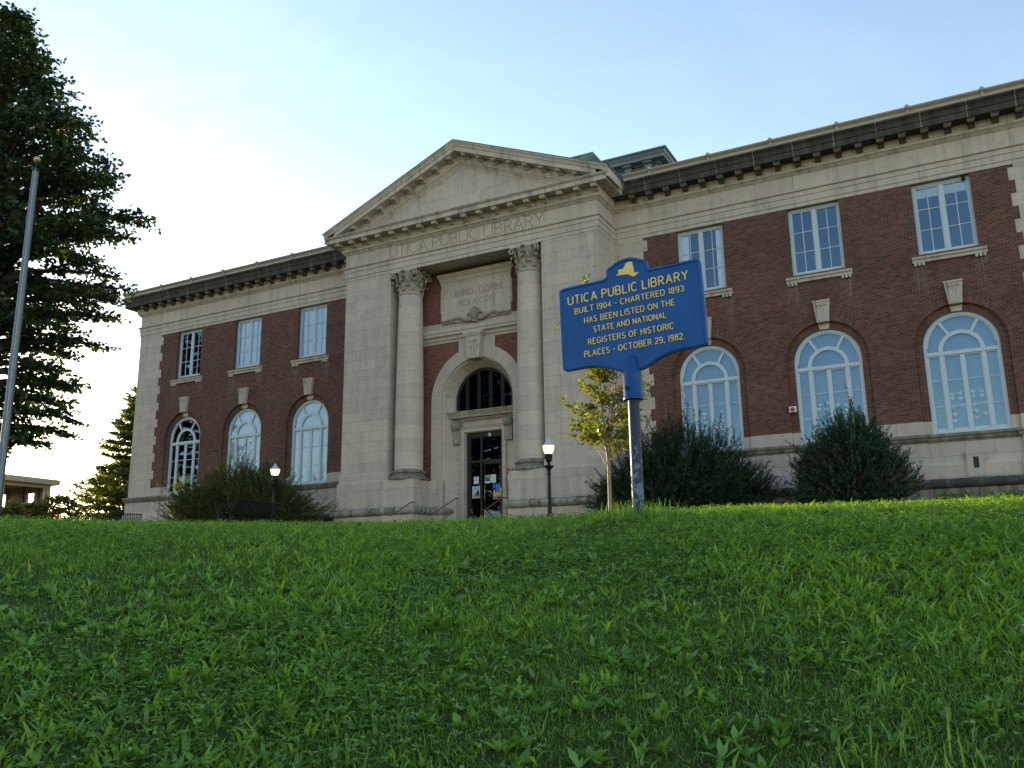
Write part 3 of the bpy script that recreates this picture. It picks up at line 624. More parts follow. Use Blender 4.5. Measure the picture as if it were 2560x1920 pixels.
# windows ---------------------------------------------------------
def upper_window(x, curtain):
    mb = MB(); y0, y1 = REC, REC + .10
    mb.box(x - HW, x - HW + .10, y0, y1, UB, UT); mb.box(x + HW - .10, x + HW, y0, y1, UB, UT); mb.box(x - HW + .10, x + HW - .10, y0, y1, UT - .10, UT); mb.box(x - HW + .10, x + HW - .10, y0, y1, UB, UB + .12)
    mb.box(x - .06, x + .06, y0 + .008, y1, UB + .12, UT - .10)
    for s in (-1, 1):
        xa, xb = sorted((x + s * .06, x + s * (HW - .10)))
        mb.box(xa, xa + .045, y0 + .03, y1 - .01, UB + .12, UT - .10); mb.box(xb - .045, xb, y0 + .03, y1 - .01, UB + .12, UT - .10)
        mb.box(xa + .045, xb - .045, y0 + .03, y1 - .01, UB + .12, UB + .17); mb.box(xa + .045, xb - .045, y0 + .03, y1 - .01, UT - .15, UT - .10)
        xc = (xa + xb) / 2; mb.box(xc - .016, xc + .016, y0 + .045, y1 - .02, UB + .17, UT - .15)
        for k in (1, 2):
            z = UB + .17 + (UT - UB - .32) * k / 3; mb.box(xa + .045, xb - .045, y0 + .048, y1 - .022, z - .016, z + .016)
    f = P(mb, 'upper_window', 'white')
    pq_ = MB(); pq_.add([(x - HW + .11, y0 + .068, UB + .13), (x + HW - .11, y0 + .068, UB + .13), (x + HW - .11, y0 + .068, UT - .11), (x - HW + .11, y0 + .068, UT - .11)], [(0, 1, 2, 3)]); pq_.build('pane', M['glass'], f, fix=False)
    def drape(a, b, z0, z1, mat, nm_, amp=.03):
        n = max(6, int((b - a) / .03)); vs_ = []
        for i in range(n + 1):
            u = a + (b - a) * i / n; yy = .30 + amp * .5 * .5 * math.sin(u * 30) + amp * .4 * math.sin(u * 13 + 1)
            vs_ += [(u, yy, z0), (u, yy, z1)]
        m2 = MB(); m2.add(vs_, [(2 * i, 2 * i + 2, 2 * i + 3, 2 * i + 1) for i in range(n)]); m2.build(nm_, M[mat], f, smooth=True, fix=False)
    if curtain == 'full': drape(x - HW, x + HW, UB, UT, 'curtain', 'curtain')
    if curtain == 'sides': drape(x - HW, x - HW * .55, UB, UT, 'curtain', 'curtain'); drape(x + HW * .62, x + HW, UB, UT, 'curtain', 'curtain')
    if curtain == 'blind': drape(x - HW, x + HW, UT - .50, UT, 'blind', 'roller_blind', 0)
    mb = MB(); mb.prism([(.1, 6.26), (-.10, 6.26), (-.11, 6.36), (-.16, 6.39), (-.17, 6.47), (.1, 6.53)], 'x', x - 1.215, x + 1.215)
    for s in (-1, 1):
        for q in range(3): mb.box(x + s * (.86 + .13 * q) - .045, x + s * (.86 + .13 * q) + .045, -.10, 0, 6.15, 6.27)
    P(mb, 'window_sill', 'smooth')
KM = None
def arched_window(x, shade):
    global KM
    mb = MB(); y0, y1 = REC, REC + .11; zb = -.04; z1 = 2.85
    a_o = arcpts(x, ZS, WA, 0, 180, 36); a_i = arcpts(x, ZS, WA - .11, 0, 180, 36)
    outl = [(x + WA, zb)] + a_o + [(x - WA, zb), (x - WA + .11, zb), ] + list(reversed(a_i)) + [(x + WA - .11, zb)]
    mb.prism(outl, 'y', y0, y1)
    inn = arcpts(x, ZS, WA - .11, 0, 180, 36); in2 = arcpts(x, ZS, WA - .16, 0, 180, 36)
    mb.prism(inn + list(reversed(in2)), 'y', y0 + .035, y1)
    mb.box(x - WA + .11, x + WA - .11, y0 - .015, y1, z1 - .06, z1 + .07)
    mb.box(x - WA + .11, x + WA - .11, y0 + .01, y1, zb, zb + .13)
    zc = z1 + .07; r1, r2 = .74, .60
    mb.prism(arcpts(x, zc, r1, 0, 180, 28) + arcpts(x, zc, r2, 180, 0, 28), 'y', y0 + .02, y1)
    for a in (60, 120):
        c, s = math.cos(rad(a)), math.sin(rad(a)); r3 = 1.16 + (.06 if True else 0); wv = .05
        mb.prism([(x + r1 * .98 * c - wv * s, zc + r1 * .98 * s + wv * c), (x + r1 * .98 * c + wv * s, zc + r1 * .98 * s - wv * c), (x + r3 * c + wv * s, zc + r3 * s - wv * c), (x + r3 * c - wv * s, zc + r3 * s + wv * c)], 'y', y0 + .025, y1 - .005)
    for q in (-.66, .66): mb.box(x + q - .06, x + q + .06, y0 + .005, y1, zb + .13, z1 - .06)
    mb.box(x - .045, x + .045, y0 + .03, y1, zb + .13, z1 - .06)
    cols = ((-WA + .11, -.72), (-.60, -.045), (.045, .60), (.72, WA - .11))
    for a, b in cols:
        mb.box(x + a, x + a + .035, y0 + .035, y1 - .01, zb + .13, z1 - .06); mb.box(x + b - .035, x + b, y0 + .035, y1 - .01, zb + .13, z1 - .06)
        mb.box(x + a + .05, x + b - .05, y0 + .035, y1 - .01, zb + .13, zb + .20); mb.box(x + a + .05, x + b - .05, y0 + .035, y1 - .01, z1 - .11, z1 - .06)
        for k in (1, 2):
            z = zb + .16 + (z1 - zb - .25) * k / 3 - (.05 if k == 1 else 0); mb.box(x + a + .05, x + b - .05, y0 + .05, y1 - .03, z - .015, z + .015)
    f = P(mb, 'arched_window', 'white')
    pl_ = [(x + WA - .12, zb + .02), (x + WA - .12, ZS)] + arcpts(x, ZS, WA - .12, 0, 180, 36)[1:] + [(x - WA + .12, zb + .02)]
    pq_ = MB(); pq_.add([(a, y0 + .074, b) for a, b in pl_], [tuple(range(len(pl_)))]); pq_.build('pane', M['glass'], f, fix=False)
    if shade:
        n = 70; vs_ = []
        for i in range(n + 1):
            u = x - WA + 2 * WA * i / n; yy = (.31 + .015 * math.sin(u * 30) + .008 * math.sin(u * 13)) if shade == 'curtain' else .46
            vs_ += [(u, yy, -.05), (u, yy, ZS + math.sqrt(max(0, WA * WA - (u - x) ** 2)))]
        m2 = MB(); m2.add(vs_, [(2 * i, 2 * i + 2, 2 * i + 3, 2 * i + 1) for i in range(n)]); m2.build('curtain' if shade == 'curtain' else 'shade', M[shade], f, smooth=True, fix=False)  # the non-curtain sheet is added; its pale blue stands in for reflected sky
    # brick ring and jambs round it
    mb = MB(); R2 = 1.965
    o1 = arcpts(0, 0, R2, 0, 180, 48); i1 = arcpts(0, 0, RO, 0, 180, 48); j1 = arcpts(0, 0, WA, 0, 180, 48)
    ringsurf(mb, o1, -.006, i1, -.006); ringsurf(mb, o1, -.006, o1, .02); ringsurf(mb, i1, -.006, i1, .12); ringsurf(mb, i1, .12, j1, .12); ringsurf(mb, j1, .12, j1, .45)
    P(mb, 'brick_arch', 'soldier', loc=(x, 0, ZS))
    for q in (-1, 1): P(MB().box(*sorted((x + q * WA, x + q * (RO + .02))), .12, .45, .445, ZS), 'brick_jamb', 'brick')
    mb = MB(); mb.prism([(-.215, 4.535), (.215, 4.535), (.30, 5.36), (.30, 5.40), (-.30, 5.40), (-.30, 5.36)], 'y', -.17, .02); mb.box(-.315, .315, -.20, 0, 5.33, 5.395)
    for u in (-.13, 0, .13):
        mb.prism([(u * .75 - .035, 4.56), (u * .75 + .035, 4.56), (u * 1.05 + .045, 5.12), (u * 1.05 - .045, 5.12)], 'y', -.19, -.16)
        mb.lathe([(0, -.05), (.05, -.02), (.055, .02), (0, .05)], 8, (u * 1.1, -.175, 5.20)); mb.tube([(u * 1.1 - .05, -.18, 5.27), (u * 1.1, -.19, 5.23), (u * 1.1 + .05, -.18, 5.27)], .015, 5)
    mb.prism([(-.17, 4.31), (.17, 4.31), (.205, 4.53), (-.205, 4.53)], 'y', .06, .2)
    P(mb, 'keystone', 'smooth', loc=(x, 0, 0))
UC = {-3: None, -2: 'full', -1: 'full', 1: 'sides', 2: None, 3: 'blind'}
for s in (-1, 1):
    for k, wx in enumerate(WX):
        upper_window(s * wx, UC[s * (k + 1)]); arched_window(s * wx, {-1: 'curtain', -2: 'curtain', -3: None}.get(s * (k + 1), 'sky_sheet'))
# vent stone under the last window
mb = MB().wall([(19.08, -1.58), (19.68, -1.58), (19.68, -.72), (19.08, -.72)], [[(19.29, -1.31), (19.46, -1.31), (19.46, -.92), (19.29, -.92)]], -.115, -.02)
v_ = P(mb, 'vent_stone', 'ashlar_big'); MB().box(19.28, 19.47, -.095, -.09, -1.32, -.91).build('vent', M['dark'], v_)
# entrance -------------------------------------------------------
mb = MB().wall([(-1.52, -2.4), (-.95, -2.4), (-.95, 1.70), (.95, 1.70), (.95, -2.4), (1.52, -2.4), (1.52, 2.66), (-1.52, 2.66)], [], -.05, .25)
mb.prism([(-1.12, -2.4), (-.98, -2.4), (-.98, 1.73), (.98, 1.73), (.98, -2.4), (1.12, -2.4), (1.12, 1.88), (-1.12, 1.88)], 'y', -.14, -.05)
mb.prism([(-1.18, -2.4), (-1.125, -2.4), (-1.125, 1.885), (1.125, 1.885), (1.125, -2.4), (1.18, -2.4), (1.18, 1.95), (-1.18, 1.95)], 'y', -.17, -.05)
mb.box(-1.05, 1.05, -.10, -.05, 1.98, 2.20)
P(mb, 'door_surround', 'ashlar')
HD = P(MB().sweep([(-1.60, .04), (-1.60, -.12), (1.60, -.12), (1.60, .04)], [(-.1, 2.21), (.02, 2.21), (.03, 2.25), (.07, 2.27), (.08, 2.34), (.26, 2.37), (.26, 2.47), (.28, 2.485), (.29, 2.52), (.33, 2.60), (.35, 2.61), (.35, 2.655), (-.1, 2.70)]), 'door_hood', 'carved')
mb = MB()
for k in range(22): mb.box(-1.0 + k * .095, -1.0 + k * .095 + .055, -.235, -.13, 2.285, 2.345)
mb.build('dentils', M['smooth'], HD)
for s in (-1, 1):
    mb = MB(); mb.prism([(-.05, 2.22), (-.30, 2.22), (-.36, 2.14), (-.37, 2.02), (-.32, 1.90), (-.24, 1.85), (-.20, 1.78), (-.19, 1.45), (-.22, 1.32), (-.20, 1.22), (-.14, 1.19), (-.05, 1.19)], 'x', -.19, .19)
    for q in (-.11, 0, .11): mb.box(q - .03, q + .03, -.215, -.18, 1.32, 1.80); mb.tube([(q, -.30, 2.20), (q, -.375, 2.14), (q, -.385, 2.02), (q, -.33, 1.89), (q, -.25, 1.84)], .032, 6)
    for q in (-.19, .19): mb.tube([(q + .012 * (1 if q > 0 else -1), -.24 + .10 * math.cos(t) * (1 - i * .07), 2.05 + .11 * math.sin(t) * (1 - i * .07)) for i, t in enumerate(np.linspace(1.6, -6, 11))], .022, 5)
    for q in (-.09, 0, .09): mb.lathe([(0, -.04), (.045, 0), (0, .04)], 6, (q, -.20, 1.22))
    mb.build('console', M['carved'], HD, (s * 1.33, 0, 0))
mb = MB(); mb.prism(arcpts(0, AZ, 1.52, -20, 200, 40) + arcpts(0, AZ, 1.38, 200, -20, 40), 'y', .05, .14)
for x in (-.98, -.88, -.36, -.26, .26, .36, .88, .98):
    mb.box(x - .025, x + .025, .06, .13, 2.6, AZ + math.sqrt(1.40 ** 2 - x * x))
mb.box(-1.4, 1.4, .055, .13, 2.6, 2.74)
lw = P(mb, 'lunette_window', 'bronze'); MB().prism(arcpts(0, AZ, 1.45, -22, 202, 40), 'y', .10, .105).build('pane', M['lglass'], lw)
mb = MB()
mb.box(-.95, .95, .08, .2, 1.46, 1.70); mb.box(-.95, -.78, .08, .2, -2.40, 1.46); mb.box(.80, .95, .08, .2, -2.40, 1.46); mb.box(-.78, .80, .085, .2, .33, .43); mb.box(-.26, -.16, .07, .2, -2.40, .33); mb.box(-.25, -.17, .085, .2, .43, 1.46)
mb.box(-.78, -.26, .085, .2, -2.40, -2.25); mb.box(-.05 - .11, -.08, .10, .17, -2.40, .33)
DR = P(mb, 'entrance_door', 'bronze')
MB().box(-.79, .81, .13, .135, .42, 1.47).build('transom_pane', M['dglass'], DR); MB().box(-.79, -.24, .13, .135, -2.35, .35).build('side_pane', M['dglass'], DR)
mb = MB(); mb.box(-.155, -.06, .10, .16, -2.38, .32); mb.box(.72, .79, .10, .16, -2.38, .32); mb.box(-.06, .72, .10, .16, .24, .32); mb.box(-.06, .72, .10, .16, -2.38, -2.15)
lf = mb.build('door_leaf', M['bronze'], DR); MB().box(-.07, .73, .128, .133, -2.2, .26).build('pane', M['dglass'], lf); MB().tube([(-.01, .10, -1.35), (-.01, .03, -1.33), (-.01, .03, -.75), (-.01, .10, -.73)], .015, 8).build('handle', M['brass'], lf)
mb = MB(); mb.box(-2.3, 2.3, -1.9, .1, -3.4, -2.40)
for k in range(3): mb.box(-2.3, 2.3, -1.9 - .35 * (k + 1), -1.9 - .35 * k, -3.4, -2.40 - .06 * (k + 1))
tag(mb.build('entrance_steps', M['concrete']), kind='structure')
# ------------------------------------------------------------------ ground
rng = np.random.default_rng(7); random.seed(7)
_w = [(rng.normal(0, 1, 2), rng.uniform(0, 6.28)) for _ in range(24)]
def wav(x, y, sc, i0=0, n=7):
    f = 0
    for k in range(n):
        d, p = _w[(i0 + k) % 24]; f = f + np.sin((x * d[0] + y * d[1]) * sc * (1 + .28 * k) + p) / (1 + .25 * k)
    return f / 3.2
def T(x, y):
    x = np.asarray(x, float); y = np.asarray(y, float)
    dx = x - 19.19; dy = y + 33.41
    s = np.hypot(np.minimum(dx, 0), np.maximum(dy, 0)) + np.minimum(dy, 0)
    q = np.maximum(9.2 - s, 0)
    z = -4.178 + .056 * (s - 9) - .0093 * q ** 2.4 + .035 * np.exp(-((x - 16.93) ** 2 + (y + 27.09) ** 2) / 1.3) + .075 * np.clip((dx + 5.5) / 4.5, 0, 1) ** 2 * (3 - 2 * np.clip((dx + 5.5) / 4.5, 0, 1)) * np.clip(1.6 - s / 25, 0, 1)
    k = .12
    z = -k * np.log(np.exp(-np.minimum(z + 2.5, 20) / k) + 1) - 2.5 + 0
    z = k * np.log(np.exp(np.clip((z + 7.0) / k, -60, 60)) + 1) - 7.0
    return z + .022 * wav(x, y, .9) * np.exp(-np.maximum(s - 14, 0) / 8) + .010 * wav(x, y, 3.1, 9) * (s < 16)
def soilmat():
    m, t, b = nm('lawn_soil'); tc = N(t, "ShaderNodeTexCoord"); n1 = noise(t, tc.outputs['Object'], 9, 6, .7); n2 = noise(t, tc.outputs['Object'], .7, 3)
    c = mixc(t, n2, ramp(t, n1, [(.3, (.020, .036, .011)), (.7, (.060, .110, .024))]), ramp(t, n1, [(.3, (.032, .032, .015)), (.7, (.065, .095, .026))]))
    t.links.new(c, b.inputs['Base Color']); b.inputs['Roughness'].default_value = 1; b.inputs['Specular IOR Level'].default_value = .1; bump(t, b, n1, .6, .03); return m
M['soil'] = soilmat()
def axis(c0, c1, step, far):
    a = list(np.arange(c0, c1 + 1e-6, step)); d = step
    lo, hi = [a[0]], [a[-1]]
    while hi[-1] < far: d *= 1.22; hi.append(hi[-1] + d); lo.append(lo[-1] - d)
    return np.array(lo[:0:-1] + a + hi[1:])
gx, gy = axis(3, 32, .2, 900), axis(-36, -14, .2, 900)
X, Y = np.meshgrid(gx, gy); Z = T(X, Y); nx, ny = len(gx), len(gy)
me = bpy.data.meshes.new('lawn_ground'); idx = np.arange(nx * ny).reshape(ny, nx)
me.from_pydata(np.stack([X, Y, Z], -1).reshape(-1, 3).tolist(), [], np.stack([idx[:-1, :-1], idx[:-1, 1:], idx[1:, 1:], idx[1:, :-1]], -1).reshape(-1, 4).tolist()); me.update()
for p in me.polygons: p.use_smooth = True
tag(link('lawn_ground', me, M['soil']), kind='structure')
# ------------------------------------------------------------------ grass
def blades(px, py, L, W, az, lean, tint, z0=-.008):
    """two bent quads per blade"""
    n = len(px); base = np.stack([px, py, T(px, py) + z0], -1)
    d = np.stack([np.cos(az), np.sin(az), np.zeros(n)], -1); sde = np.stack([-np.sin(az + rng.normal(0, .5, n)), np.cos(az), rng.normal(0, .15, n)], -1)
    up_ = np.array([0, 0, 1.0]); l1 = (L * .5)[:, None]; a1 = lean * .55; a2 = lean * 1.35
    mid = base + l1 * (np.cos(a1)[:, None] * up_ + np.sin(a1)[:, None] * d); tip = mid + l1 * (np.cos(a2)[:, None] * up_ + np.sin(a2)[:, None] * d)
    wv = sde * (W / 2)[:, None]
    V = np.stack([base - wv * .7, base + wv * .7, mid + wv, mid - wv, mid - wv, mid + wv, tip + wv * .18, tip - wv * .18], 1)
    return V.reshape(-1, 3), np.repeat(tint, 2)
def wedge(n, r0, r1, a0=-9, a1=67):
    r = np.sqrt(rng.uniform(r0 * r0, r1 * r1, n)); a = np.radians(rng.uniform(a0, a1, n))
    return 19.19 - r * np.sin(a), -33.41 + r * np.cos(a), r
Vs, Ts = [], []
for n, r0, r1, wd in ((150000, 2.1, 4, .0034), (120000, 4, 6, .0042), (150000, 6, 9, .0052), (110000, 9, 12.5, .0065), (130000, 12.5, 26, .012)):
    x, y, r = wedge(n, r0, r1)
    c = wav(x, y, .55, 3); c2 = wav(x, y, 2.3, 12)
    keep = rng.uniform(0, 1, n) < .80 + .3 * c2; x, y, r, c, c2 = x[keep], y[keep], r[keep], c[keep], c2[keep]; n = len(x)
    L = np.clip(rng.normal(.034, .011, n) + .009 * c + .010 * c2, .018, .095)
    tall = rng.uniform(0, 1, n) < .03; L[tall] *= 1.5
    t = np.clip(.40 + .24 * c + .16 * c2 + rng.normal(0, .17, n), 0.0, .88)
    dry = rng.uniform(0, 1, n) < np.clip(.02 + .30 * (wav(x, y, 1.3, 17) - .15) , 0.006, .45); t[dry] = rng.uniform(.93, 1, dry.sum())
    v, tt = blades(x, y, L, wd * rng.uniform(.7, 1.4, n), rng.uniform(0, 6.28, n), np.abs(rng.normal(1.1, .5, n)), t); Vs.append(v); Ts.append(tt)
# crabgrass tufts with broad arching blades
x, y, r = wedge(20000, 2.1, 8.6); c = wav(x, y, .8, 6); keep = rng.uniform(0, 1, len(x)) < np.clip(.30 + .9 * c, .06, 1) * np.clip((7.6 - r) / 3.2, .10, 1); x, y, r = x[keep], y[keep], r[keep]
m = 8; az = rng.uniform(0, 6.28, (len(x), m)); L = rng.uniform(.04, .105, (len(x), m)); ln = rng.uniform(.55, 1.55, (len(x), m))
off = rng.normal(0, .018, (len(x), m, 2))
v, tt = blades((x[:, None] + off[..., 0]).ravel(), (y[:, None] + off[..., 1]).ravel(), L.ravel(), rng.uniform(.006, .015, L.size), az.ravel(), ln.ravel(), np.clip(np.repeat(rng.normal(.60, .17, len(x)), m) + rng.normal(0, .06, L.size), .25, .9)); Vs.append(v); Ts.append(tt)
# tall blades at the near right corner and round the sign post
a = np.radians(rng.uniform(-2, 9, 46)); r = rng.uniform(2.5, 2.85, 46); x, y = 19.19 - r * np.sin(a), -33.41 + r * np.cos(a)
v, tt = blades(x, y, rng.uniform(.07, .16, 46), rng.uniform(.006, .011, 46), rng.uniform(0, 6.28, 46), rng.uniform(.08, .5, 46), rng.uniform(.55, .8, 46)); Vs.append(v); Ts.append(tt)
n = 420; x = 16.9 + rng.normal(0, .16, n); y = -27.09 + rng.normal(-.02, .13, n)
v, tt = blades(x, y, rng.uniform(.06, .17, n), rng.uniform(.004, .008, n), rng.uniform(0, 6.28, n), rng.uniform(.1, .9, n), rng.uniform(.25, .7, n)); Vs.append(v); Ts.append(tt)
GR = leafmat('grass_blade', [(0, (.026, .066, .016)), (.45, (.140, .280, .042)), (.75, (.255, .430, .055)), (.9, (.32, .47, .07)), (.94, (.15, .105, .045)), (1, (.28, .21, .10))], .45, .035)
tag(npmesh('lawn_grass', np.concatenate(Vs), 4, np.concatenate(Ts), GR), kind='stuff', label='short green lawn grass with coarse tufts covering the slope', cat='grass')
# clover and plantain
def rot_leaf(cx, cy, cz, L, W, az, el, roll):
    n = len(cx); d = np.stack([np.cos(az) * np.cos(el), np.sin(az) * np.cos(el), np.sin(el)], -1); s_ = np.stack([-np.sin(az), np.cos(az), np.zeros(n)], -1); u = np.cross(d, s_)
    s_ = s_ * np.cos(roll)[:, None] + u * np.sin(roll)[:, None]; b = np.stack([cx, cy, cz], -1); L = L[:, None]; W = W[:, None]
    return b, d, s_, L, W
Vs, Ts = [], []
x, y, r = wedge(80000, 2.1, 9.0); c = wav(x, y, 1.1, 15); keep = rng.uniform(0, 1, len(x)) < np.clip(.40 + .9 * c, .06, 1) * np.clip((8.2 - r) / 3.0, .15, 1); x, y, r = x[keep], y[keep], r[keep]; n = len(x)
h = rng.uniform(.015, .06, n); t0 = np.clip(rng.normal(.45, .16, n), 0, .85); a0 = rng.uniform(0, 6.28, n)
for k in range(3):
    b, d, s_, L, W = rot_leaf(x, y, T(x, y) + h, rng.uniform(.010, .021, n), rng.uniform(.010, .018, n), a0 + k * 2.09, rng.uniform(-.1, .6, n), rng.normal(0, .4, n))
    Vs.append(np.stack([b, b + d * L * .65 - s_ * W * .55, b + d * L, b + d * L * .65 + s_ * W * .55], 1).reshape(-1, 3)); Ts.append(t0)
x, y, r = wedge(8000, 2.1, 8.6); c = wav(x, y, .7, 4); keep = rng.uniform(0, 1, len(x)) < np.clip(.35 + .7 * c, .05, 1) * np.clip((7.0 - r) / 3.0, .06, 1); x, y = x[keep], y[keep]
m = 7; n = len(x) * m; xx, yy = np.repeat(x, m), np.repeat(y, m); zz = T(xx, yy) + .006; t0 = np.clip(np.repeat(rng.normal(.5, .12, len(x)), m) + rng.normal(0, .06, n), 0, .9)
b, d, s_, L, W = rot_leaf(xx, yy, zz, rng.uniform(.03, .085, n), rng.uniform(.012, .030, n), rng.uniform(0, 6.28, n), rng.uniform(.25, 1.1, n), rng.normal(0, .35, n))
dn = np.array([0, 0, -1.0]) * L * .14; m1 = b + d * L * .5; t1 = b + d * L + dn
Vs.append(np.stack([b - s_ * W * .12, b + s_ * W * .12, m1 + s_ * W * .5, m1 - s_ * W * .5], 1).reshape(-1, 3)); Ts.append(t0)
Vs.append(np.stack([m1 - s_ * W * .5, m1 + s_ * W * .5, t1 + s_ * W * .06, t1 - s_ * W * .06], 1).reshape(-1, 3)); Ts.append(t0)
WD = leafmat('weed_leaf', [(0, (.024, .066, .020)), (.5, (.135, .285, .050)), (.8, (.225, .41, .07)), (1, (.24, .37, .13))], .40, .04)
tag(npmesh('lawn_weeds', np.concatenate(Vs), 4, np.concatenate(Ts), WD), kind='stuff', label='clover and broad plantain leaves growing through the lawn', cat='weeds')
# ------------------------------------------------------------------ foliage
def sprays(tips, dirs, Ls, nl, ll, lw, flat=.5, hang=.15, base=.0, tint=None, tj=.12, curve=0.0):
    """leaves along shoots that end at tips; returns quads and tints"""
    n = len(tips); t = np.linspace(base, 1, nl)[None, :] + rng.uniform(-.5, .5, (n, nl)) / nl
    P0 = tips[:, None, :] - dirs[:, None, :] * (Ls[:, None] * (1 - t))[..., None]
    P0[..., 2] -= curve * (Ls[:, None] * (1 - t)) ** 1 * (1 - t) * (-1) * .0
    D = np.repeat(dirs[:, None, :], nl, 1)
    rv = rng.normal(0, 1, (n, nl, 3)); rv[..., 2] *= (1 - flat)
    lat = rv - (rv * D).sum(-1, keepdims=True) * D; lat /= np.linalg.norm(lat, axis=-1, keepdims=True) + 1e-9
    k = rng.uniform(.35, .9, (n, nl, 1)); ld = D * k + lat * (1.05 - k * .5); ld[..., 2] -= hang; ld /= np.linalg.norm(ld, axis=-1, keepdims=True)
    nv = rng.normal(0, .55, (n, nl, 3)) + np.array([0, 0, flat * 1.6]); sv = np.cross(ld, nv); sv /= np.linalg.norm(sv, axis=-1, keepdims=True) + 1e-9
    l_ = ll * rng.uniform(.65, 1.3, (n, nl, 1)); w_ = lw * rng.uniform(.7, 1.25, (n, nl, 1))
    V = np.stack([P0, P0 + ld * l_ * .5 + sv * w_ * .5, P0 + ld * l_, P0 + ld * l_ * .5 - sv * w_ * .5], 2)
    tt = (tint if tint is not None else np.full(n, .5))[:, None] + rng.normal(0, tj, (n, nl))
    return V.reshape(-1, 3), np.clip(tt, 0, 1).ravel()
def bush(name, label, x0, x1, yc, dep, ztop, nsh, mat, lean=0.0, L=(.5, 1.1), ll=.085, lw=.03, nl=44, up_=.9, brown=None, group='evergreen shrubs along the library wall', tips_up=True, zfloor=-2.5):
    root = tag(empty(name, ((x0 + x1) / 2, yc, zfloor)), label, 'bush', group)
    cx, hx = (x0 + x1) / 2, (x1 - x0) / 2
    th = rng.uniform(0, 2 * np.pi, nsh); u = rng.uniform(.0, 1, nsh) ** .9; ph = np.arcsin(u)
    rr = rng.uniform(.5, 1.0, nsh) ** .5 * np.where(rng.uniform(0, 1, nsh) < .20, rng.uniform(1.05, 1.30, nsh), 1)
    ex, ey, ez = np.cos(th) * np.cos(ph), np.sin(th) * np.cos(ph), np.sin(ph)
    lump = 1 + .20 * wav(th * 2, ph * 3, 1.3, int(x0) % 9) + .16 * wav(th * 5, ph * 6, 1.1, 3)
    sx = np.sign(ex) * np.abs(ex) ** .8
    tx = cx + hx * sx * rr * lump + lean * hx * ez; ty = yc + dep * ey * rr * lump; prof = np.interp(tx, [p[0] for p in ztop], [p[1] for p in ztop])
    tz = zfloor + .12 + (prof - zfloor) * ez * rr * lump
    tips = np.stack([tx, ty, tz], -1)
    dirs = np.stack([ex * .85 + lean * .5, ey * .8, .25 + ez * up_], -1) + rng.normal(0, .17, (nsh, 3)); dirs /= np.linalg.norm(dirs, axis=-1, keepdims=True)
    Ls = rng.uniform(*L, nsh); tint = np.clip(.40 + .16 * wav(tx, tz, 1.6, 5) + rng.normal(0, .08, nsh), 0, .85)
    if brown is not None: tint = np.where(rng.uniform(0, 1, nsh) < brown(tx, ty, tz), rng.uniform(.9, 1, nsh), tint)
    V, tt = sprays(tips, dirs, Ls, nl, ll, lw, .15, 0.0, tint=tint)
    lo = root.location
    npmesh('foliage', V - np.array(lo), 4, tt, mat, root)
    mb = MB()
    for i in range(46):
        k = rng.integers(0, nsh); b0 = Vector((cx + rng.uniform(-.45, .45) * hx, yc + rng.uniform(-.35, .35) * dep, zfloor - .1)) - lo; e = Vector(tips[k] - dirs[k] * Ls[k] * .6) - lo
        mid = b0.lerp(e, .5) + Vector((0, 0, .15)); mb.tube([b0, mid, e], [.035, .025, .010], 5)
    mb.build('stem', M['bark'], root)
    return root
YEW = leafmat('yew_needles', [(0, (.008, .018, .009)), (.5, (.019, .044, .018)), (.85, (.042, .084, .028)), (.9, (.04, .032, .018)), (1, (.06, .045, .025))], .15, .03)
JUN = leafmat('juniper_needles', [(0, (.014, .034, .018)), (.5, (.030, .074, .036)), (.85, (.054, .116, .052)), (.9, (.034, .026, .013)), (1, (.055, .040, .020))], .15, .03)
YEW_SUN = leafmat('yew_needles_painted_sun', [(0, (.026, .042, .012)), (.5, (.072, .098, .020)), (.85, (.17, .18, .030)), (1, (.24, .20, .05))], .52, .05, (1.5, 1.2, .3))  # yew needles with golden sunlight put into their colour
bush('yew_bush', 'wide dark spiky yew bush beneath the nearest arched window behind the sign post', 5.9, 12.6, -2.7, 1.6, [(5.5, -.3), (7, .05), (8.6, .7), (10, .75), (11.5, .25), (12.6, -.7), (13.5, -1.6)], 2400, YEW, .26, (.7, 1.8), .085, .030, 66, up_=.75)
bush('juniper_bush', 'rounded dark juniper bush with brownish front below the middle arched window right of the sign', 13.7, 17.4, -2.7, 1.6, [(13.3, -.6), (14.6, -.1), (15.4, .45), (16.0, .6), (16.7, .1), (17.3, -.6), (18, -1.2)], 2600, JUN, .0, (.4, 1.3), .075, .032, 56, up_=.85, brown=lambda x, y, z: np.where((z < -.55) & (y < -2.6), .42, .04))
bush('yew_bush', 'sunlit golden edged yew bush behind the black bench left of the entrance', -15.8, -7.4, -3.3, 1.9, [(-16.5, -.4), (-15, .4), (-13, .75), (-10.5, .75), (-8.5, .1), (-7, -.7)], 3000, YEW_SUN, .0, (.5, 1.4), .085, .032, 58, up_=.7)
for x, y, l in ((18.7, -1.0, 'low leafy weed at the wall base right of the juniper bush'), (20.1, -.9, 'spreading low weed at the wall base under the vent stone')):
    n = 60; tips = np.array([x, y, -2.42]) + np.stack([rng.normal(0, .38, n), rng.normal(0, .2, n), np.abs(rng.normal(.06, .10, n))], -1); d = rng.normal(0, 1, (n, 3)) * [1, 1, .5] + [0, 0, .3]; d /= np.linalg.norm(d, axis=1, keepdims=True)
    V, tt = sprays(tips, d, rng.uniform(.15, .35, n), 18, .08, .045, .4, tint=np.full(n, .4)); root = tag(empty('weed_plant', (x, y, -2.5)), l, 'weed', 'weeds along the wall base'); npmesh('foliage', V - np.array(root.location), 4, tt, WD, root)
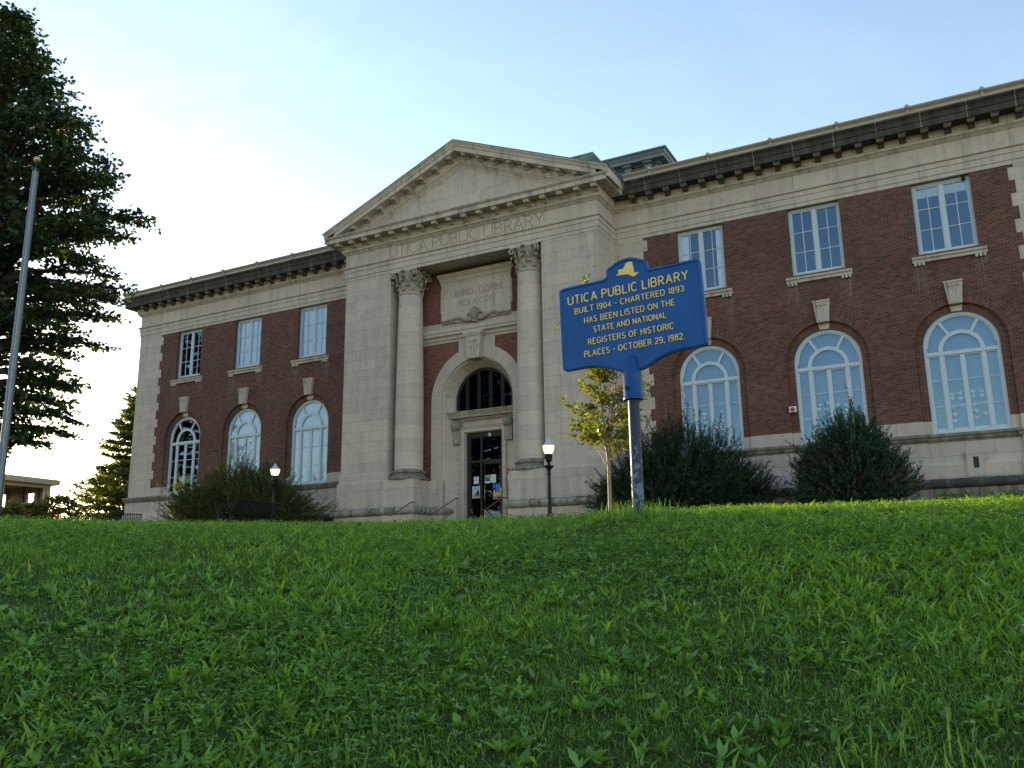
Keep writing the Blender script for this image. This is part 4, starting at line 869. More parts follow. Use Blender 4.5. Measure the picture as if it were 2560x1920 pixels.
def tree(name, label, base, H, trunk_r, prof, nbr, leaf, mat, bark='bark', cat='tree', group=None, el=(.45, -.15), droop=.10, twig=.55, nl=16, dens=7.0, flat=.6, hang=.25, top_lead=True, br_r=.35, zb=.1, tintlift=None, sub=1.0, seed=1, sector=None):
    g = np.random.default_rng(seed); root = tag(empty(name, base), label, cat, group); mb = MB()
    ph = [g.uniform(0, 6.28) for _ in range(2)]
    def axis_at(h): return np.array([.012 * H * math.sin(h / H * 5 + ph[0]), .012 * H * math.sin(h / H * 4 + ph[1]), h])
    mb.tube([axis_at(h) for h in np.linspace(-.3, H * .97, 14)], [max(.012, trunk_r * (1 - .96 * u ** 1.1)) for u in np.linspace(0, 1, 14)], 9)
    tips, dirs, Ls, tint = [], [], [], []
    for i in range(nbr):
        u = ((i + g.uniform(0, 1)) / nbr); h = H * (zb + (.985 - zb) * u); a = i * 2.39996 + g.normal(0, .3)
        if sector is not None: a = sector[0] + (a % 6.283 - 3.1416) / 3.1416 * sector[1]
        Rm = np.interp(h, [p[0] for p in prof], [p[1] for p in prof]) * g.uniform(.74, 1.08)
        if Rm < .12: continue
        e = el[1] + (el[0] - el[1]) * u + g.normal(0, .08); ca, sa = math.cos(a), math.sin(a); bend = g.normal(0, .10)
        def bp(t): r = Rm * t; return axis_at(h) + np.array([ca * r - sa * bend * r * t, sa * r + ca * bend * r * t, Rm * (math.sin(e) * t - droop * (t * t) * 1.0)])
        mb.tube([bp(t) for t in np.linspace(0, 1, 6)], [max(.006, trunk_r * br_r * min(1, Rm / 3.0) * (1 - .88 * t)) for t in np.linspace(0, 1, 6)], 5, False)
        nt_ = max(3, int(Rm * dens))
        lift = g.normal(0, .09)
        for k in range(nt_):
            t = .16 + .84 * ((k + g.uniform(0, 1)) / nt_) ** .75; p = bp(t); q = bp(min(1.0, t + .05)) - bp(t - .05); q /= np.linalg.norm(q)
            sgn = 1 if k % 2 else -1; an = sgn * g.uniform(.45, 1.15)
            d = np.array([q[0] * math.cos(an) - q[1] * math.sin(an), q[0] * math.sin(an) + q[1] * math.cos(an), q[2] * .6 + g.normal(.02, .16)]); d /= np.linalg.norm(d)
            L = twig * g.uniform(.6, 1.3) * (1.25 - .65 * t) * min(1, .45 + Rm / 3)
            tips.append(p + d * L); dirs.append(d); Ls.append(L); tint.append(.42 + lift + g.normal(0, .07))
        d = bp(1) - bp(.85); d /= np.linalg.norm(d); tips.append(bp(1) + d * twig * .5); dirs.append(d); Ls.append(twig * .9); tint.append(.45 + lift)
    tips, dirs, Ls, tint = map(np.array, (tips, dirs, Ls, tint))
    if top_lead:
        d = np.array([[0, 0, 1.0]]); tips = np.concatenate([tips, axis_at(H)[None]]); dirs = np.concatenate([dirs, d]); Ls = np.append(Ls, twig); tint = np.append(tint, .45)
    for k in range(0, len(tips), max(1, len(tips) // 900)): mb.tube([tips[k] - dirs[k] * Ls[k], tips[k]], [.008 * max(1, trunk_r * 3), .004], 3, False)
    V, tt = sprays(tips, dirs, Ls, nl, leaf[0], leaf[1], flat, hang, tint=tint)
    mb.build('trunk', M[bark], root, smooth=True, fix=False); npmesh('crown', V, 4, tt, mat, root)
    return root
BIGL = leafmat('shade_tree_leaf', [(0, (.012, .026, .009)), (.5, (.026, .054, .014)), (.85, (.05, .092, .022)), (1, (.08, .13, .035))], .40, .05, (1.5, 1.25, .35))
zt = float(T(-10.4, -16.6))
BT = tree('shade_tree', 'tall dark leafy shade tree at the left with layered drooping branches behind the flagpole', (-10.4, -16.6, zt), 19.2, .34,
     [(0, .2), (2.4, 1.6), (3.2, 2.6), (4.2, 2.7), (6.4, 3.4), (8.0, 4.6), (9.6, 4.9), (11.2, 4.3), (12.5, 3.5), (14.2, 2.5), (16.2, 1.5), (17.8, .6), (19.2, .1)], 330, (.185, .13), BIGL, dens=6.2, nl=13, twig=1.0, el=(.85, .2), droop=.22, zb=.13, flat=.4, seed=3)
SUNL = leafmat('tree_leaf_painted_backlight', [(0, (.045, .066, .014)), (.5, (.10, .14, .024)), (.85, (.17, .20, .035)), (1, (.22, .23, .05))], .58, .05, (1.5, 1.25, .35))  # leaf colours lightened and yellowed to carry the low sun's backlight
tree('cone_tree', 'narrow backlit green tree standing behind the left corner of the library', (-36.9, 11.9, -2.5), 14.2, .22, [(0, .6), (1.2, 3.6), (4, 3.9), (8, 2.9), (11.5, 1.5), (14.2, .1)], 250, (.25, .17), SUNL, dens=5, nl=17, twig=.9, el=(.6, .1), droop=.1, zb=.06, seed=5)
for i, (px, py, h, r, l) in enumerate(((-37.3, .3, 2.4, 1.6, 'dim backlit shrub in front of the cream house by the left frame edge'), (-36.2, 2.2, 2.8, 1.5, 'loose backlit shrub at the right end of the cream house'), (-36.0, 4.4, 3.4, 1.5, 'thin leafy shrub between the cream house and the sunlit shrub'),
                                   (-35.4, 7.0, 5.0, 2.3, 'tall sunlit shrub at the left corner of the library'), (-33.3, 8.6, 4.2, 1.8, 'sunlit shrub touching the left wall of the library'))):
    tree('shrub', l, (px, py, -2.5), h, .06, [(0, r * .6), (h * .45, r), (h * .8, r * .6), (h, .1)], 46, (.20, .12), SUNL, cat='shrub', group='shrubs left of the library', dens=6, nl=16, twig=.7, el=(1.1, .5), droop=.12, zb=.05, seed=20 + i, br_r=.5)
tree('street_tree', 'tree across the street mirrored in the leftmost library windows', (-50, -25, -2.9), 25, .35, [(0, .3), (2, 3.5), (12, 5.5), (25, .3)], 150, (.4, .3), BIGL, dens=4, nl=14, twig=1.3, seed=9)
# slim young tree with three leaders
TZ = float(T(13.66, -19.47)); YT = tag(empty('young_tree', (13.66, -19.47, TZ)), 'slim young tree with sunlit yellow green leaves and tan trunk behind the blue sign', 'tree')
mb = MB(); g = np.random.default_rng(11); tips, dirs, Ls, tint = [], [], [], []
def bez(a, b, c, n=9): return [a * (1 - t) ** 2 + b * 2 * t * (1 - t) + c * t * t for t in np.linspace(0, 1, n)]
A_ = lambda *p: np.array(p, float)
mb.tube([A_(0, 0, -.2), A_(0, 0, .5), A_(.005, 0, 1.05)], [.042, .031, .029], 10)
leaders = [bez(A_(0, 0, 1.0), A_(-.14, 0, 2.2), A_(-.12, .02, 4.1)), bez(A_(0, 0, 1.02), A_(.14, .03, 1.9), A_(.17, .05, 4.0)), bez(A_(.0, 0, 1.3), A_(.18, -.05, 2.3), A_(.45, -.08, 3.6))]
for ld in leaders:
    mb.tube(ld, np.linspace(.024, .006, len(ld)), 7)
    for k in range(36):
        t = g.uniform(.03, 1.0); i = min(7, int(t * 8)); f = t * 8 - i; p = ld[i] * (1 - f) + ld[i + 1] * f; a = g.uniform(0, 6.28); L = g.uniform(.35, .95) * (1.05 - .55 * t)
        d = A_(math.cos(a), math.sin(a), g.uniform(.35, .9)); d /= np.linalg.norm(d); e = p + d * L + A_(0, 0, -.06 * L)
        mb.tube([p, p + d * L * .5, e], [.009, .006, .003], 4)
        for q in range(int(4 + L * 10)):
            u = g.uniform(.25, 1); pp = p + (e - p) * u; dd = d + g.normal(0, .5, 3); dd[2] *= .4; dd /= np.linalg.norm(dd); l2 = g.uniform(.08, .2); tips.append(pp + dd * l2); dirs.append(dd); Ls.append(l2); tint.append(g.normal(.5, .14))
for px, pz in ((-.85, 2.2), (-.78, 3.55), (-.95, 3.75), (.55, 2.5), (-.55, 1.75)):
    e = A_(px, .05, pz); s0 = A_(-.05, 0, pz - .75); pts = bez(s0, s0 * .4 + e * .6 + A_(0, 0, .12), e); mb.tube(pts, np.linspace(.010, .003, len(pts)), 4)
    for q in range(16):
        u = g.uniform(.3, 1); pp = s0 + (e - s0) * u + A_(0, 0, .05); dd = (e - s0) + g.normal(0, .5, 3); dd /= np.linalg.norm(dd); l2 = g.uniform(.08, .2); tips.append(pp + dd * l2); dirs.append(dd); Ls.append(l2); tint.append(g.normal(.5, .14))
YGL = leafmat('young_tree_leaf', [(0, (.040, .062, .008)), (.5, (.10, .145, .014)), (.8, (.17, .20, .022)), (1, (.28, .17, .03))], .58, .05, (1.5, 1.25, .3))
V, tt = sprays(np.array(tips), np.array(dirs), np.array(Ls), 6, .085, .042, .3, .30, tint=np.array(tint))
mb.build('trunk', M['tanbark'], YT, smooth=True, fix=False); npmesh('crown', V, 4, tt, YGL, YT)
# ------------------------------------------------------------------ historical marker
SX, SY = 16.930, -27.092; SZ = float(T(SX, SY))
SG = tag(empty('historical_marker', (SX, SY, SZ), rad(-2.56)), 'blue cast metal historical marker with yellow lettering on a peeling round post', 'sign')
BZ = -2.694 - SZ
def chaikin(p, n):
    for _ in range(n):
        q = []
        for i in range(len(p)):
            a, b = p[i], p[(i + 1) % len(p)]; q += [(a[0] * .75 + b[0] * .25, a[1] * .75 + b[1] * .25), (a[0] * .25 + b[0] * .75, a[1] * .25 + b[1] * .75)]
        p = q
    return p
ol = [(-.618, .30), (-.615, .352), (-.55, .361), (-.225, .357), (-.182, .362), (-.178, .405), (-.172, .438), (-.125, .458), (-.06, .490), (0, .495), (.06, .490), (.13, .458), (.176, .436), (.183, .400), (.186, .362), (.23, .356), (.55, .354), (.612, .346), (.617, .29),
      (.618, -.29), (.615, -.345), (.56, -.353), (.40, -.351), (.29, -.364), (.19, -.402), (.085, -.455), (-.085, -.455), (-.19, -.405), (-.30, -.369), (-.41, -.356), (-.56, -.362), (-.62, -.355), (-.622, -.30)]
ol = chaikin(ol, 2); TH = .018
bd = MB().prism(ol, 'y', -TH, TH).build('board', M['blue'], SG, (-.014, 0, BZ), bevel=.006); bd.rotation_euler = (0, rad(-1.7), 0)
# raised border following the outline
mb = MB(); n = len(ol)
def inset(p, d):
    r = []
    for i in range(len(p)):
        a, b, c = Vector(p[i - 1]), Vector(p[i]), Vector(p[(i + 1) % len(p)]); n1 = (b - a).normalized(); n2 = (c - b).normalized(); m = Vector((n1.y, -n1.x)) + Vector((n2.y, -n2.x)); m = m / max(.5, m.dot(Vector((n1.y, -n1.x)))); q = b + m * d; r.append((q.x, q.y))
    return r
area = sum(ol[i][0] * ol[(i + 1) % n][1] - ol[(i + 1) % n][0] * ol[i][1] for i in range(n)); sg = 1 if area < 0 else -1
i1, i2, i3 = inset(ol, .004 * sg), inset(ol, .010 * sg), inset(ol, .020 * sg); i4 = inset(ol, .026 * sg)
vs_ = [(p[0], y, p[1]) for ring, y in ((i1, -TH + .001), (i2, -TH - .008), (i3, -TH - .008), (i4, -TH + .001)) for p in ring]
mb.add(vs_, [(r * n + i, r * n + (i + 1) % n, (r + 1) * n + (i + 1) % n, (r + 1) * n + i) for r in range(3) for i in range(n)])
mb.build('raised_border', M['blue'], bd, smooth=True)
for txt, x0, x1, z0, h, wd in (('UTICA PUBLIC LIBRARY', -.535, .508, .200, .071, .135), ('BUILT 1904 - CHARTERED 1893', -.478, .466, .111, .047, .132), ('HAS BEEN LISTED ON THE', -.396, .382, .015, .047, .132),
                           ('STATE AND NATIONAL', -.318, .307, -.074, .045, .132), ('REGISTERS OF HISTORIC', -.372, .361, -.173, .047, .132), ('PLACES - OCTOBER 29, 1982.', -.413, .440, -.270, .047, .132)):
    mb = MB(); lettering(mb, txt, x0, x1, z0, h, -TH, .006, wd, hs=.86, space=.26, word=.62); mb.build('lettering', M['yellow'], bd, fix=False)
ny_ = [(-.088, .362), (-.062, .383), (-.071, .400), (-.060, .408), (-.022, .407), (-.012, .425), (.002, .448), (.030, .455), (.058, .450), (.062, .42), (.068, .385), (.066, .362), (.080, .350), (.112, .348), (.088, .332), (.060, .320), (.046, .332), (.034, .338), (.012, .352), (-.03, .356)]
MB().prism(ny_, 'y', -TH - .006, -TH).build('state_emblem', M['yellow'], bd)
mb = MB(); mb.lathe([(0, -.330), (.030, -.334), (.044, -.350), (.048, -.375), (.052, -.42), (.072, -.455), (.076, -.50), (.076, -.655), (.080, -.662), (.080, -.684), (.050, -.690), (0, -.690)], 28)
mb.build('socket', M['socket'], SG, (-.014, -.012, BZ), smooth=True)
mb = MB(); mb.lathe([(0, -.012), (.018, -.008), (.018, .008), (0, .012)], 8); b_ = mb.build('bolt', M['black_iron'], SG, (-.03, -.092, BZ - .60), smooth=True); b_.rotation_euler = (rad(90), 0, 0)
mb = MB(); mb.lathe([(0, -BZ - .4), (.047, -BZ - .4), (.0445, -.66)], 24); mb.build('post', M['post'], SG, (-.014, -.012, BZ), smooth=True)
# ------------------------------------------------------------------ lamps
def lampglass():
    m, t, b = nm('lit_lamp_globe'); tc = N(t, "ShaderNodeTexCoord"); sp = N(t, "ShaderNodeSeparateXYZ"); t.links.new(tc.outputs['Object'], sp.inputs[0])
    b.inputs['Base Color'].default_value = (.62, .56, .44, 1); b.inputs['Roughness'].default_value = .25
    b.inputs['Emission Color'].default_value = (1, .72, .38, 1); b.inputs['Emission Strength'].default_value = .22
    return m
GM = lampglass(); BULB = plain('lamp_bulb', (.8, .8, .8)); bb = BULB.node_tree.nodes['Principled BSDF']; bb.inputs['Emission Color'].default_value = (1, .80, .50, 1); bb.inputs['Emission Strength'].default_value = 2.2
CAPG = plain('clear_ribbed_lamp_cap', (.40, .43, .48), .2, .0, var=.3, scale=30)
def globemat():
    m, t, b = nm('ribbed_lamp_glass'); t.nodes.remove(b); out = t.nodes['Material Output']; tr = N(t, "ShaderNodeBsdfTranslucent"); tr.inputs[0].default_value = (.95, .88, .74, 1); tp = N(t, "ShaderNodeBsdfTransparent"); tp.inputs[0].default_value = (.9, .86, .78, 1)
    g = N(t, "ShaderNodeBsdfGlossy", i_Roughness=.12); m1 = N(t, "ShaderNodeMixShader", i_0=.45); m2 = N(t, "ShaderNodeMixShader", i_0=.10)
    t.links.new(tr.outputs[0], m1.inputs[1]); t.links.new(tp.outputs[0], m1.inputs[2]); t.links.new(m1.outputs[0], m2.inputs[1]); t.links.new(g.outputs[0], m2.inputs[2])
    em = N(t, "ShaderNodeEmission", i_Strength=.12); em.inputs[0].default_value = (1, .74, .42, 1); ad = N(t, "ShaderNodeAddShader"); t.links.new(m2.outputs[0], ad.inputs[0]); t.links.new(em.outputs[0], ad.inputs[1]); t.links.new(ad.outputs[0], out.inputs[0]); return m
GM = globemat()
def lamp(x, y, ztop, label):
    z = float(T(x, y)); r = tag(empty('lamp_post', (x, y, z)), label, 'lamp post', 'globe lamp posts before the library'); H = ztop - z
    k = H / 2.65
    mb = MB(); mb.lathe([(0, -.15), (.15, -.15), (.15, .05), (.125, .07), (.125, .20), (.105, .24), (.10, .30), (.075, .36), (.072, .42), (.062, .44)], 20); mb.build('base', M['black_iron'], r, smooth=True)
    mb = MB()
    mb.lathe([(.062, .42), (.047, 1.50 * k), (.066, 1.52 * k), (.07, 1.55 * k), (.05, 1.57 * k), (.048, 1.62 * k), (.09, 1.70 * k), (.165, 1.75 * k), (.175, 1.775 * k), (.10, 1.79 * k), (.045, 1.82 * k), (.045, 1.87 * k), (.075, 1.92 * k), (.115, 1.95 * k), (.115, 2.10 * k), (.13, 2.12 * k), (.13, 2.14 * k), (0, 2.14 * k)], 16)
    mb.build('shaft', M['black_iron'], r, smooth=True)
    gl = MB(); gl.lathe([(.125, 2.14 * k), (.165, 2.25 * k), (.190, 2.36 * k), (.196, 2.40 * k)], 24); gl.build('globe', GM, r, smooth=True)
    MB().lathe([(0, 2.15 * k), (.03, 2.16 * k), (.07, 2.24 * k), (.075, 2.30 * k), (.04, 2.37 * k), (0, 2.39 * k)], 14).build('bulb', BULB, r, smooth=True)
    MB().lathe([(.200, 2.40 * k), (.195, 2.425 * k), (.16, 2.46 * k), (.11, 2.50 * k), (.085, 2.52 * k), (.075, 2.56 * k), (.045, 2.60 * k), (.02, 2.65 * k), (0, 2.65 * k)], 20).build('cap', CAPG, r, smooth=True)
lamp(7.10, -8.16, -.285, 'black lamp post with glowing globe in front of the right entrance column')
lamp(-5.55, -7.27, -.12, 'black lamp post with glowing globe rising behind the bench and left yew bush')
# ------------------------------------------------------------------ benches
def bench(x, y, rz, ztop, label):
    z = ztop - .86; r = tag(empty('park_bench', (x, y, z), rz), label, 'bench', 'black strap benches on the lawn'); mb = MB(); L = 2.35
    n = 30
    for i in range(n):
        u = -L / 2 + .05 + (L - .10) * i / (n - 1)
        pts = [(-.02, .42), (.10, .47), (.19, .62), (.24, .78), (.28, .845)]
        for (y0, z0), (y1, z1) in zip(pts[:-1], pts[1:]):
            mb.add([(u - .02, y0, z0), (u + .02, y0, z0), (u + .02, y1, z1), (u - .02, y1, z1), (u - .02, y0 + .008, z0), (u + .02, y0 + .008, z0), (u + .02, y1 + .008, z1), (u - .02, y1 + .008, z1)], [(0, 1, 2, 3), (4, 7, 6, 5), (0, 4, 5, 1), (3, 2, 6, 7), (0, 3, 7, 4), (1, 5, 6, 2)])
    mb.tube([(-L / 2, .285, .85), (L / 2, .285, .85)], .022, 8)
    mb.build('backrest', M['black_iron'], r)
    mb = MB()
    for i in range(n):
        u = -L / 2 + .05 + (L - .10) * i / (n - 1); mb.box(u - .02, u + .02, -.50, -.02, .415, .425)
    mb.tube([(-L / 2, -.50, .41), (L / 2, -.50, .41)], .022, 8); mb.build('seat', M['black_iron'], r)
    for s in (-1, 1):
        u = s * (L / 2 + .02)
        mb = MB(); mb.tube([(u, -.48, -.3), (u, -.47, .42), (u, -.40, .66), (u, -.1, .68), (u, .16, .62)], .022, 8); mb.tube([(u, .16, -.3), (u, -.02, .42), (u, .16, .60), (u, .285, .86)], .022, 8); mb.tube([(u, -.47, .41), (u, -.02, .41)], .02, 8)
        mb.build('end_frame', M['black_iron'], r)
bench(-2.60, -11.35, rad(-83), -2.10, 'black metal strap bench seen from behind, in front of the sunlit yew bush')
bench(-16.6, -6.1, rad(-128), -1.58, 'black bench whose back rail shows at the far left lawn edge')
# ------------------------------------------------------------------ hand rails
def rail(x, yu, zu, yl, zl, label):
    r = tag(empty('hand_rail', (x, (yu + yl) / 2, zl - .75)), label, 'handrail', 'brass handrails of the entrance steps'); o = Vector(r.location)
    mb = MB(); mb.tube([Vector(p) - o for p in ((x, yu + .22, zu), (x, yu, zu), (x, yu - .06, zu - .01), (x, yl + .06, zl + .03), (x, yl, zl), (x, yl - .2, zl))], .026, 10)
    mb.lathe([(0, -.04), (.04, 0), (0, .04)], 10, Vector((x, yl - .2, zl)) - o); mb.build('rail', M['brass'], r, smooth=True)
    for y, z in ((yu + .02, zu), (yl - .02, zl)):
        MB().tube([Vector((x, y, z - .012)) - o, Vector((x, y, z - 1.25)) - o], .02, 8).build('post', M['brass'], r, smooth=True)
rail(1.45, -.93, -1.40, -2.50, -2.03, 'brass handrail in front of the glass door')
rail(-1.0, -.78, -1.30, -2.55, -2.06, 'brass handrail at the left edge of the doorway')
rail(-1.9, -2.88, -1.56, -4.35, -2.20, 'brass handrail in front of the left column pedestal')
# ------------------------------------------------------------------ flagpole
fz = float(T(5.51, -25.11)); FP = tag(empty('flagpole', (5.51, -25.11, fz)), 'bare grey metal flagpole with small gold ball before the shade tree', 'flagpole'); ft = 2.40 - fz
MB().lathe([(0, -.2), (.064, -.2), (.063, 1.5), (.049, ft - .18), (.049, ft - .16), (0, ft - .16)], 20).build('pole', M['steel'], FP, smooth=True)
MB().lathe([(0, ft - .17), (.055, ft - .17), (.055, ft - .12), (.012, ft - .11), (.010, ft + .02), (0, ft + .02)], 14).build('truck', M['black_iron'], FP, smooth=True)
MB().lathe([(.055 * math.sin(a), ft + .06 - .055 * math.cos(a)) for a in np.linspace(0, math.pi, 12)], 18).build('ball', M['gold'], FP, smooth=True)
MB().tube([(.062, -.05, ft - .14), (.075, -.06, ft * .5), (.08, -.06, 1.2)], .004, 5).build('halyard', plain('pale_rope', (.5, .5, .5), .9), FP)
# ------------------------------------------------------------------ cream house
HS = tag(empty('house', (-47, 5, -2.5)), 'low cream sided house with flat roof and dark porch opening by the left frame edge', 'house'); ho = Vector(HS.location)
hx0, hx1, hy0, hy1 = -50.0, -44.9, -4.0, 9.6
def HB(name, mat, *boxes, parent=HS):
    mb = MB()
    for b in boxes: mb.box(b[0] - ho.x, b[1] - ho.x, b[2] - ho.y, b[3] - ho.y, b[4] - ho.z, b[5] - ho.z)
    return mb.build(name, M[mat] if isinstance(mat, str) else mat, parent)
HB('wall', 'siding', (hx1 - .2, hx1, hy0, 5.9, -2.5, 3.0), (hx1 - .2, hx1, 5.9, 9.3, -2.5, .75), (hx1 - .2, hx1, 5.9, 9.3, 2.55, 3.0), (hx1 - .25, hx1 + .02, 9.3, hy1, -2.5, 3.0), (hx0, hx0 + .2, hy0, 8.0, -2.5, 3.0), (hx0, hx0 + .2, 8.0, 9.2, -2.5, .8), (hx0, hx0 + .2, 8.0, 9.2, 2.3, 3.0), (hx0, hx0 + .2, 9.2, hy1, -2.5, 3.0), (hx0 + .2, hx1 - .2, hy0, hy0 + .2, -2.5, 3.0), (hx0 + .2, -47.6, hy1 - .2, hy1, -2.5, 3.0), (-47.6, -46.6, hy1 - .2, hy1, -2.5, .8), (-47.6, -46.6, hy1 - .2, hy1, 2.3, 3.0), (-46.6, hx1 - .6, hy1 - .2, hy1, -2.5, 3.0), (hx1 - .6, hx1 - .25, hy1 - .2, hy1, -2.5, .7))
mb = MB(); mb.prism([(hy0 - .5 - ho.y, 5.52), (hy1 + .45 - ho.y, 5.30), (hy1 + .45 - ho.y, 5.72), (hy0 - .5 - ho.y, 5.98)], 'x', hx0 - .5 - ho.x, hx1 + .45 - ho.x); mb.build('roof', M['siding'], HS)
HB('window', 'black_iron', *[(hx0 + .05, hx0 + .1, 8.55 + k * .55, 8.62 + k * .55, .8, 2.3) for k in range(1)], *[(-47.6, -46.6, hy1 - .12, hy1 - .08, 1.1 + k * .4, 1.15 + k * .4) for k in range(3)], *[(-47.45 + k * .25, -47.40 + k * .25, hy1 - .15, hy1 - .125, .8, 2.3) for k in range(4)])
for yy in (7.5, 8.7): HB('porch_post', 'black_iron', (hx1 - .15, hx1 - .05, yy, yy + .11, .75, 2.55))
# ------------------------------------------------------------------ small fittings and notices
a_ = tag(empty('fire_alarm', (13.50, -.05, 1.325)), 'square white fire alarm with round red bell on the brick beside the middle arched window', 'alarm')
MB().box(-.13, .13, -.04, .05, -.11, .11).build('back_box', M['wplastic'], a_, bevel=.008); b_ = MB().lathe([(0, .07), (.04, .068), (.075, .05), (.085, .02), (.085, 0), (0, 0)], 20).build('bell', plain('red_enamel', (.42, .05, .03), .4), a_, (0, -.04, 0), smooth=True); b_.rotation_euler = (rad(90), 0, 0)
def dome_cam(loc, r, mat, label):
    c = tag(empty('security_camera', loc), label, 'camera'); o = MB().lathe([(0, 0), (r, 0), (r, .03), (r * .9, .06), (r * .5, .085), (0, .09)], 16).build('housing', M[mat], c, smooth=True); o.rotation_euler = (rad(90), 0, 0)
    l_ = MB().lathe([(0, .012), (r * .42, .01), (r * .45, 0), (0, 0)], 12).build('lens', M['black_iron'], c, (-.02, -.085, -.01), smooth=True); l_.rotation_euler = (rad(90), 0, 0)
dome_cam((.24, .08, 1.55), .085, 'wplastic', 'round white security camera above the glass entrance door')
dome_cam((20.15, .19, 9.285), .07, 'bronze', 'dark camera under the lintel of the upper right window')
def sheet(name, x0, x1, z0, z1, y, mat, label, cat='notice', group='notices on the entrance door'):
    o = MB().box(x0 - (x0 + x1) / 2, x1 - (x0 + x1) / 2, -.0015, .0015, z0 - (z0 + z1) / 2, z1 - (z0 + z1) / 2).build(name, M[mat] if isinstance(mat, str) else mat, None, ((x0 + x1) / 2, y, (z0 + z1) / 2)); return tag(o, label, cat, group)
GY = .1245
def lines(par, col, rows, y=-.003):
    mb = MB()
    for x0, x1, z0, z1 in rows: mb.box(x0, x1, y - .001, y, z0, z1)
    mb.build('print', col, par)
INK = plain('dark_print', (.05, .06, .08), .8); GREEN = plain('green_print', (.04, .12, .10), .7); SKYB = plain('pale_blue_print', (.36, .60, .66), .7); ORG = plain('orange_print', (.62, .24, .06), .7); PINK = plain('pink_print', (.62, .22, .20), .7); BLU = plain('bright_blue_print', (.05, .20, .62), .7, var=.6, scale=14); NAVY = plain('navy_print', (.02, .03, .10), .7); YEL = plain('yellow_print', (.75, .60, .06), .7)
n1 = sheet('notice', -.63, -.37, -.61, -.30, GY, 'paper', 'small white notice with dark round mark on the side panel beside the door'); lines(n1, INK, [(-.13, .13, -.005, .012), (-.03, .035, .06, .13)])
n2 = sheet('poster', -.71, -.31, -1.26, -.73, GY, SKYB, 'pale blue poster with dark figures on the side panel beside the door', 'poster')
lines(n2, PINK, [(-.12, .10, .16, .19), (-.12, .10, .115, .14), (-.17, .17, -.25, -.17)]); lines(n2, ORG, [(-.14, .0, -.17, -.06)], -.0045)
mb = MB(); mb.prism([(-.03, -.17), (.17, -.17), (.17, .02), (.13, .10), (.09, .12), (.05, .05), (.0, .02), (-.03, -.08)], 'y', -.007, -.006); mb.build('figures', INK, n2)
n3 = sheet('notice', -.05, .20, -.62, -.27, GY, 'paper', 'green printed notice with white border on the door glass'); lines(n3, GREEN, [(-.11, .11, -.10, .155)]); lines(n3, YEL, [(-.04, .10, .10, .15)], -.0045)
n4 = sheet('notice', .24, .51, -.61, -.25, GY, 'paper', 'white text notice on the door glass beside the green one'); lines(n4, INK, [(-.09, .09, .12 - k * .035, .125 - k * .035) for k in range(8)])
n5 = sheet('poster', .36, .84, -1.36, -.64, .097, NAVY, 'large bright blue poster with yellow banner on the door glass', 'poster')
lines(n5, YEL, [(-.21, .23, -.24, -.04)], -.004); lines(n5, PINK, [(-.20, .05, -.35, -.29)], -.004)
mb = MB(); mb.lathe([(0, 0), (.13, 0), (.13, .001), (0, .001)], 16); o = mb.build('picture', BLU, n5, (.03, -.003, .20)); o.rotation_euler = (rad(90), 0, 0)
mb = MB(); mb.prism([(-.21, .33), (-.12, .34), (-.14, .18), (-.21, .12)], 'y', -.004, -.003); mb.prism([(-.08, -.02), (.12, -.02), (.07, .10), (-.05, .10)], 'y', -.006, -.005); mb.build('picture', BLU, n5)
mb = MB(); mb.prism([(.12, .16), (.2, .10), (.2, -.02), (.13, .0)], 'y', -.004, -.003); mb.prism([(-.19, .0), (-.11, .08), (-.13, -.02)], 'y', -.004, -.003); mb.build('picture', M['paper'], n5)
mb = MB(); lettering(mb, 'TESLA', -.15, .17, -.125, .065, -.0042, .0015, .2); lettering(mb, 'TALES', -.13, .19, -.225, .065, -.0042, .0015, .2); mb.build('lettering', INK, n5, fix=False)
rs = sheet('wall_sign', 1.205, 1.50, -.32, -.07, -.0535, 'red', 'red no smoking sign on the stone at the right of the door', 'sign', 'signs right of the door')
mb = MB(); lettering(mb, 'NO', -.04, .05, .055, .045, -.0015, .001, .2); lettering(mb, 'SMOKING', -.11, .12, -.02, .045, -.0015, .001, .2); lettering(mb, 'ALLOWED', -.11, .12, -.095, .045, -.0015, .001, .2); mb.build('lettering', M['paper'], rs, fix=False)
ws = sheet('wall_sign', 1.215, 1.49, -.60, -.33, -.0535, 'paper', 'white printed sign directly below the red no smoking sign', 'sign', 'signs right of the door'); lines(ws, INK, [(-.09, .0, -.02, .01), (-.09, -.01, -.10, -.07)])
# paper hearts behind the glass
HC = dict(yellow=plain('yellow_heart_paper', (.62, .60, .36), .8, var=.04), pink=plain('pink_heart_paper', (.70, .38, .40), .8, var=.04), green=plain('mint_heart_paper', (.46, .66, .58), .8, var=.04), blue=plain('blue_heart_paper', (.34, .52, .74), .8, var=.04), white=plain('white_heart_paper', (.68, .72, .74), .8, var=.04))
hp = []
for i in range(24):
    t = i / 24 * 2 * math.pi; hp.append((16 * math.sin(t) ** 3 / 17 * .085, (13 * math.cos(t) - 5 * math.cos(2 * t) - 2 * math.cos(3 * t) - math.cos(4 * t)) / 17 * .085))
HM = {k: None for k in HC}
def heart(x, z, col, label, tilt, k=1.0):
    if HM[col] is None:
        o = MB().prism(hp, 'y', -.001, .001).build('paper_heart', HC[col]); HM[col] = o.data
    else:
        o = bpy.data.objects.new('paper_heart', HM[col]); COL.objects.link(o)
    o.location = (x, REC + .083, z); o.rotation_euler = (0, tilt, 0); o.scale = (k, 1, k); tag(o, label, 'paper heart', 'paper hearts in the library windows')
ORD = ('leftmost', 'second', 'third', 'fourth', 'fifth')
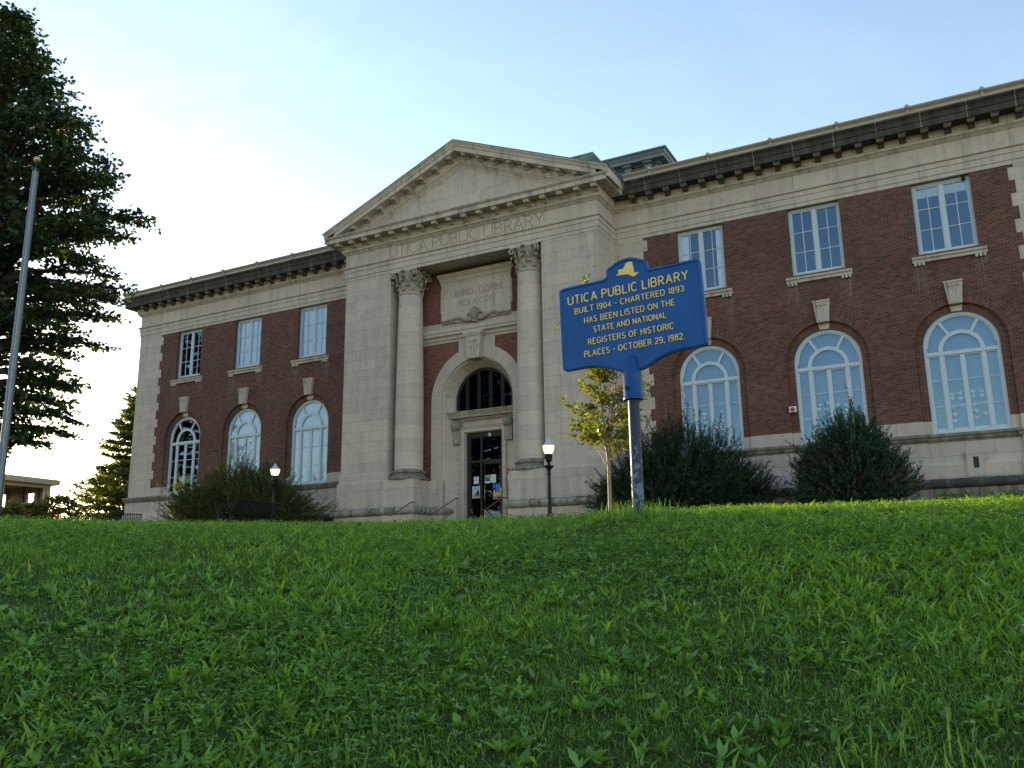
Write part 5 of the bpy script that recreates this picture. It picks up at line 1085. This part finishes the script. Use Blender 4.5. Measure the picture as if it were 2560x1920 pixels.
def hearts(win, rows, k=1.0):
    for rn, row in rows:
        for i, (x, z, c) in enumerate(row):
            pos = 'alone' if len(row) == 1 else (ORD[i] if i < len(row) - 1 or len(row) > 4 else 'rightmost')
            heart(x, z, c, f'{c} paper heart {pos} in {rn} row of {win}', random.uniform(-.22, .22), k)
hearts('rightmost arched window', (('top', [(18.91, 1.37, 'yellow'), (19.17, 1.39, 'yellow'), (19.56, 1.40, 'yellow'), (19.83, 1.39, 'pink')]), ('second', [(18.90, 1.23, 'green'), (19.16, 1.21, 'yellow'), (19.55, 1.24, 'blue'), (19.83, 1.24, 'green')]),
    ('third', [(18.90, .91, 'pink'), (19.18, .94, 'blue'), (19.56, .94, 'yellow'), (19.87, .97, 'blue')]), ('fourth', [(18.92, .65, 'yellow'), (19.60, .72, 'green'), (19.87, .60, 'yellow')]), ('bottom', [(18.90, .41, 'yellow'), (19.58, .47, 'pink')])))
hearts('arched window behind the juniper bush', (('top', [(14.46, 1.45, 'blue'), (14.75, 1.51, 'yellow'), (15.07, 1.40, 'yellow'), (15.38, 1.36, 'green')]), ('second', [(14.40, 1.29, 'white'), (14.66, 1.27, 'green'), (15.08, 1.20, 'yellow'), (15.38, 1.19, 'yellow')]), ('third', [(14.77, .96, 'green'), (15.04, .91, 'blue')])))
hearts('arched window behind the wide yew bush', (('top', [(10.02, 1.56, 'yellow'), (10.70, 1.57, 'blue')]), ('second', [(10.03, 1.39, 'pink'), (10.73, 1.40, 'yellow')]), ('third', [(10.04, 1.19, 'green'), (10.73, 1.22, 'green')]), ('bottom', [(10.72, .88, 'white')])))
hearts('arched window just left of the entrance pier', (('top', [(-10.57, 1.44, 'white'), (-9.81, 1.40, 'white')]), ('second', [(-10.50, 1.12, 'yellow'), (-9.95, 1.20, 'white')]), ('third', [(-10.54, .84, 'white'), (-9.94, .92, 'yellow')]), ('bottom', [(-10.46, .60, 'white'), (-9.92, .55, 'white')])))
# a pale dead leaf on the lawn
lx, ly = 19.29, -29.83; mb = MB(); mb.add([(-.03, 0, 0), (-.006, -.012, .007), (.03, 0, .003), (-.006, .012, .009)], [(0, 1, 2), (0, 2, 3)])
o = mb.build('fallen_leaf', plain('pale_dead_leaf', (.42, .40, .38), .8), None, (lx, ly, float(T(lx, ly)) + .065), fix=False); o.rotation_euler = (0, .2, -.6); tag(o, 'pale dried leaf lying on the grass near the right frame edge', 'leaf')
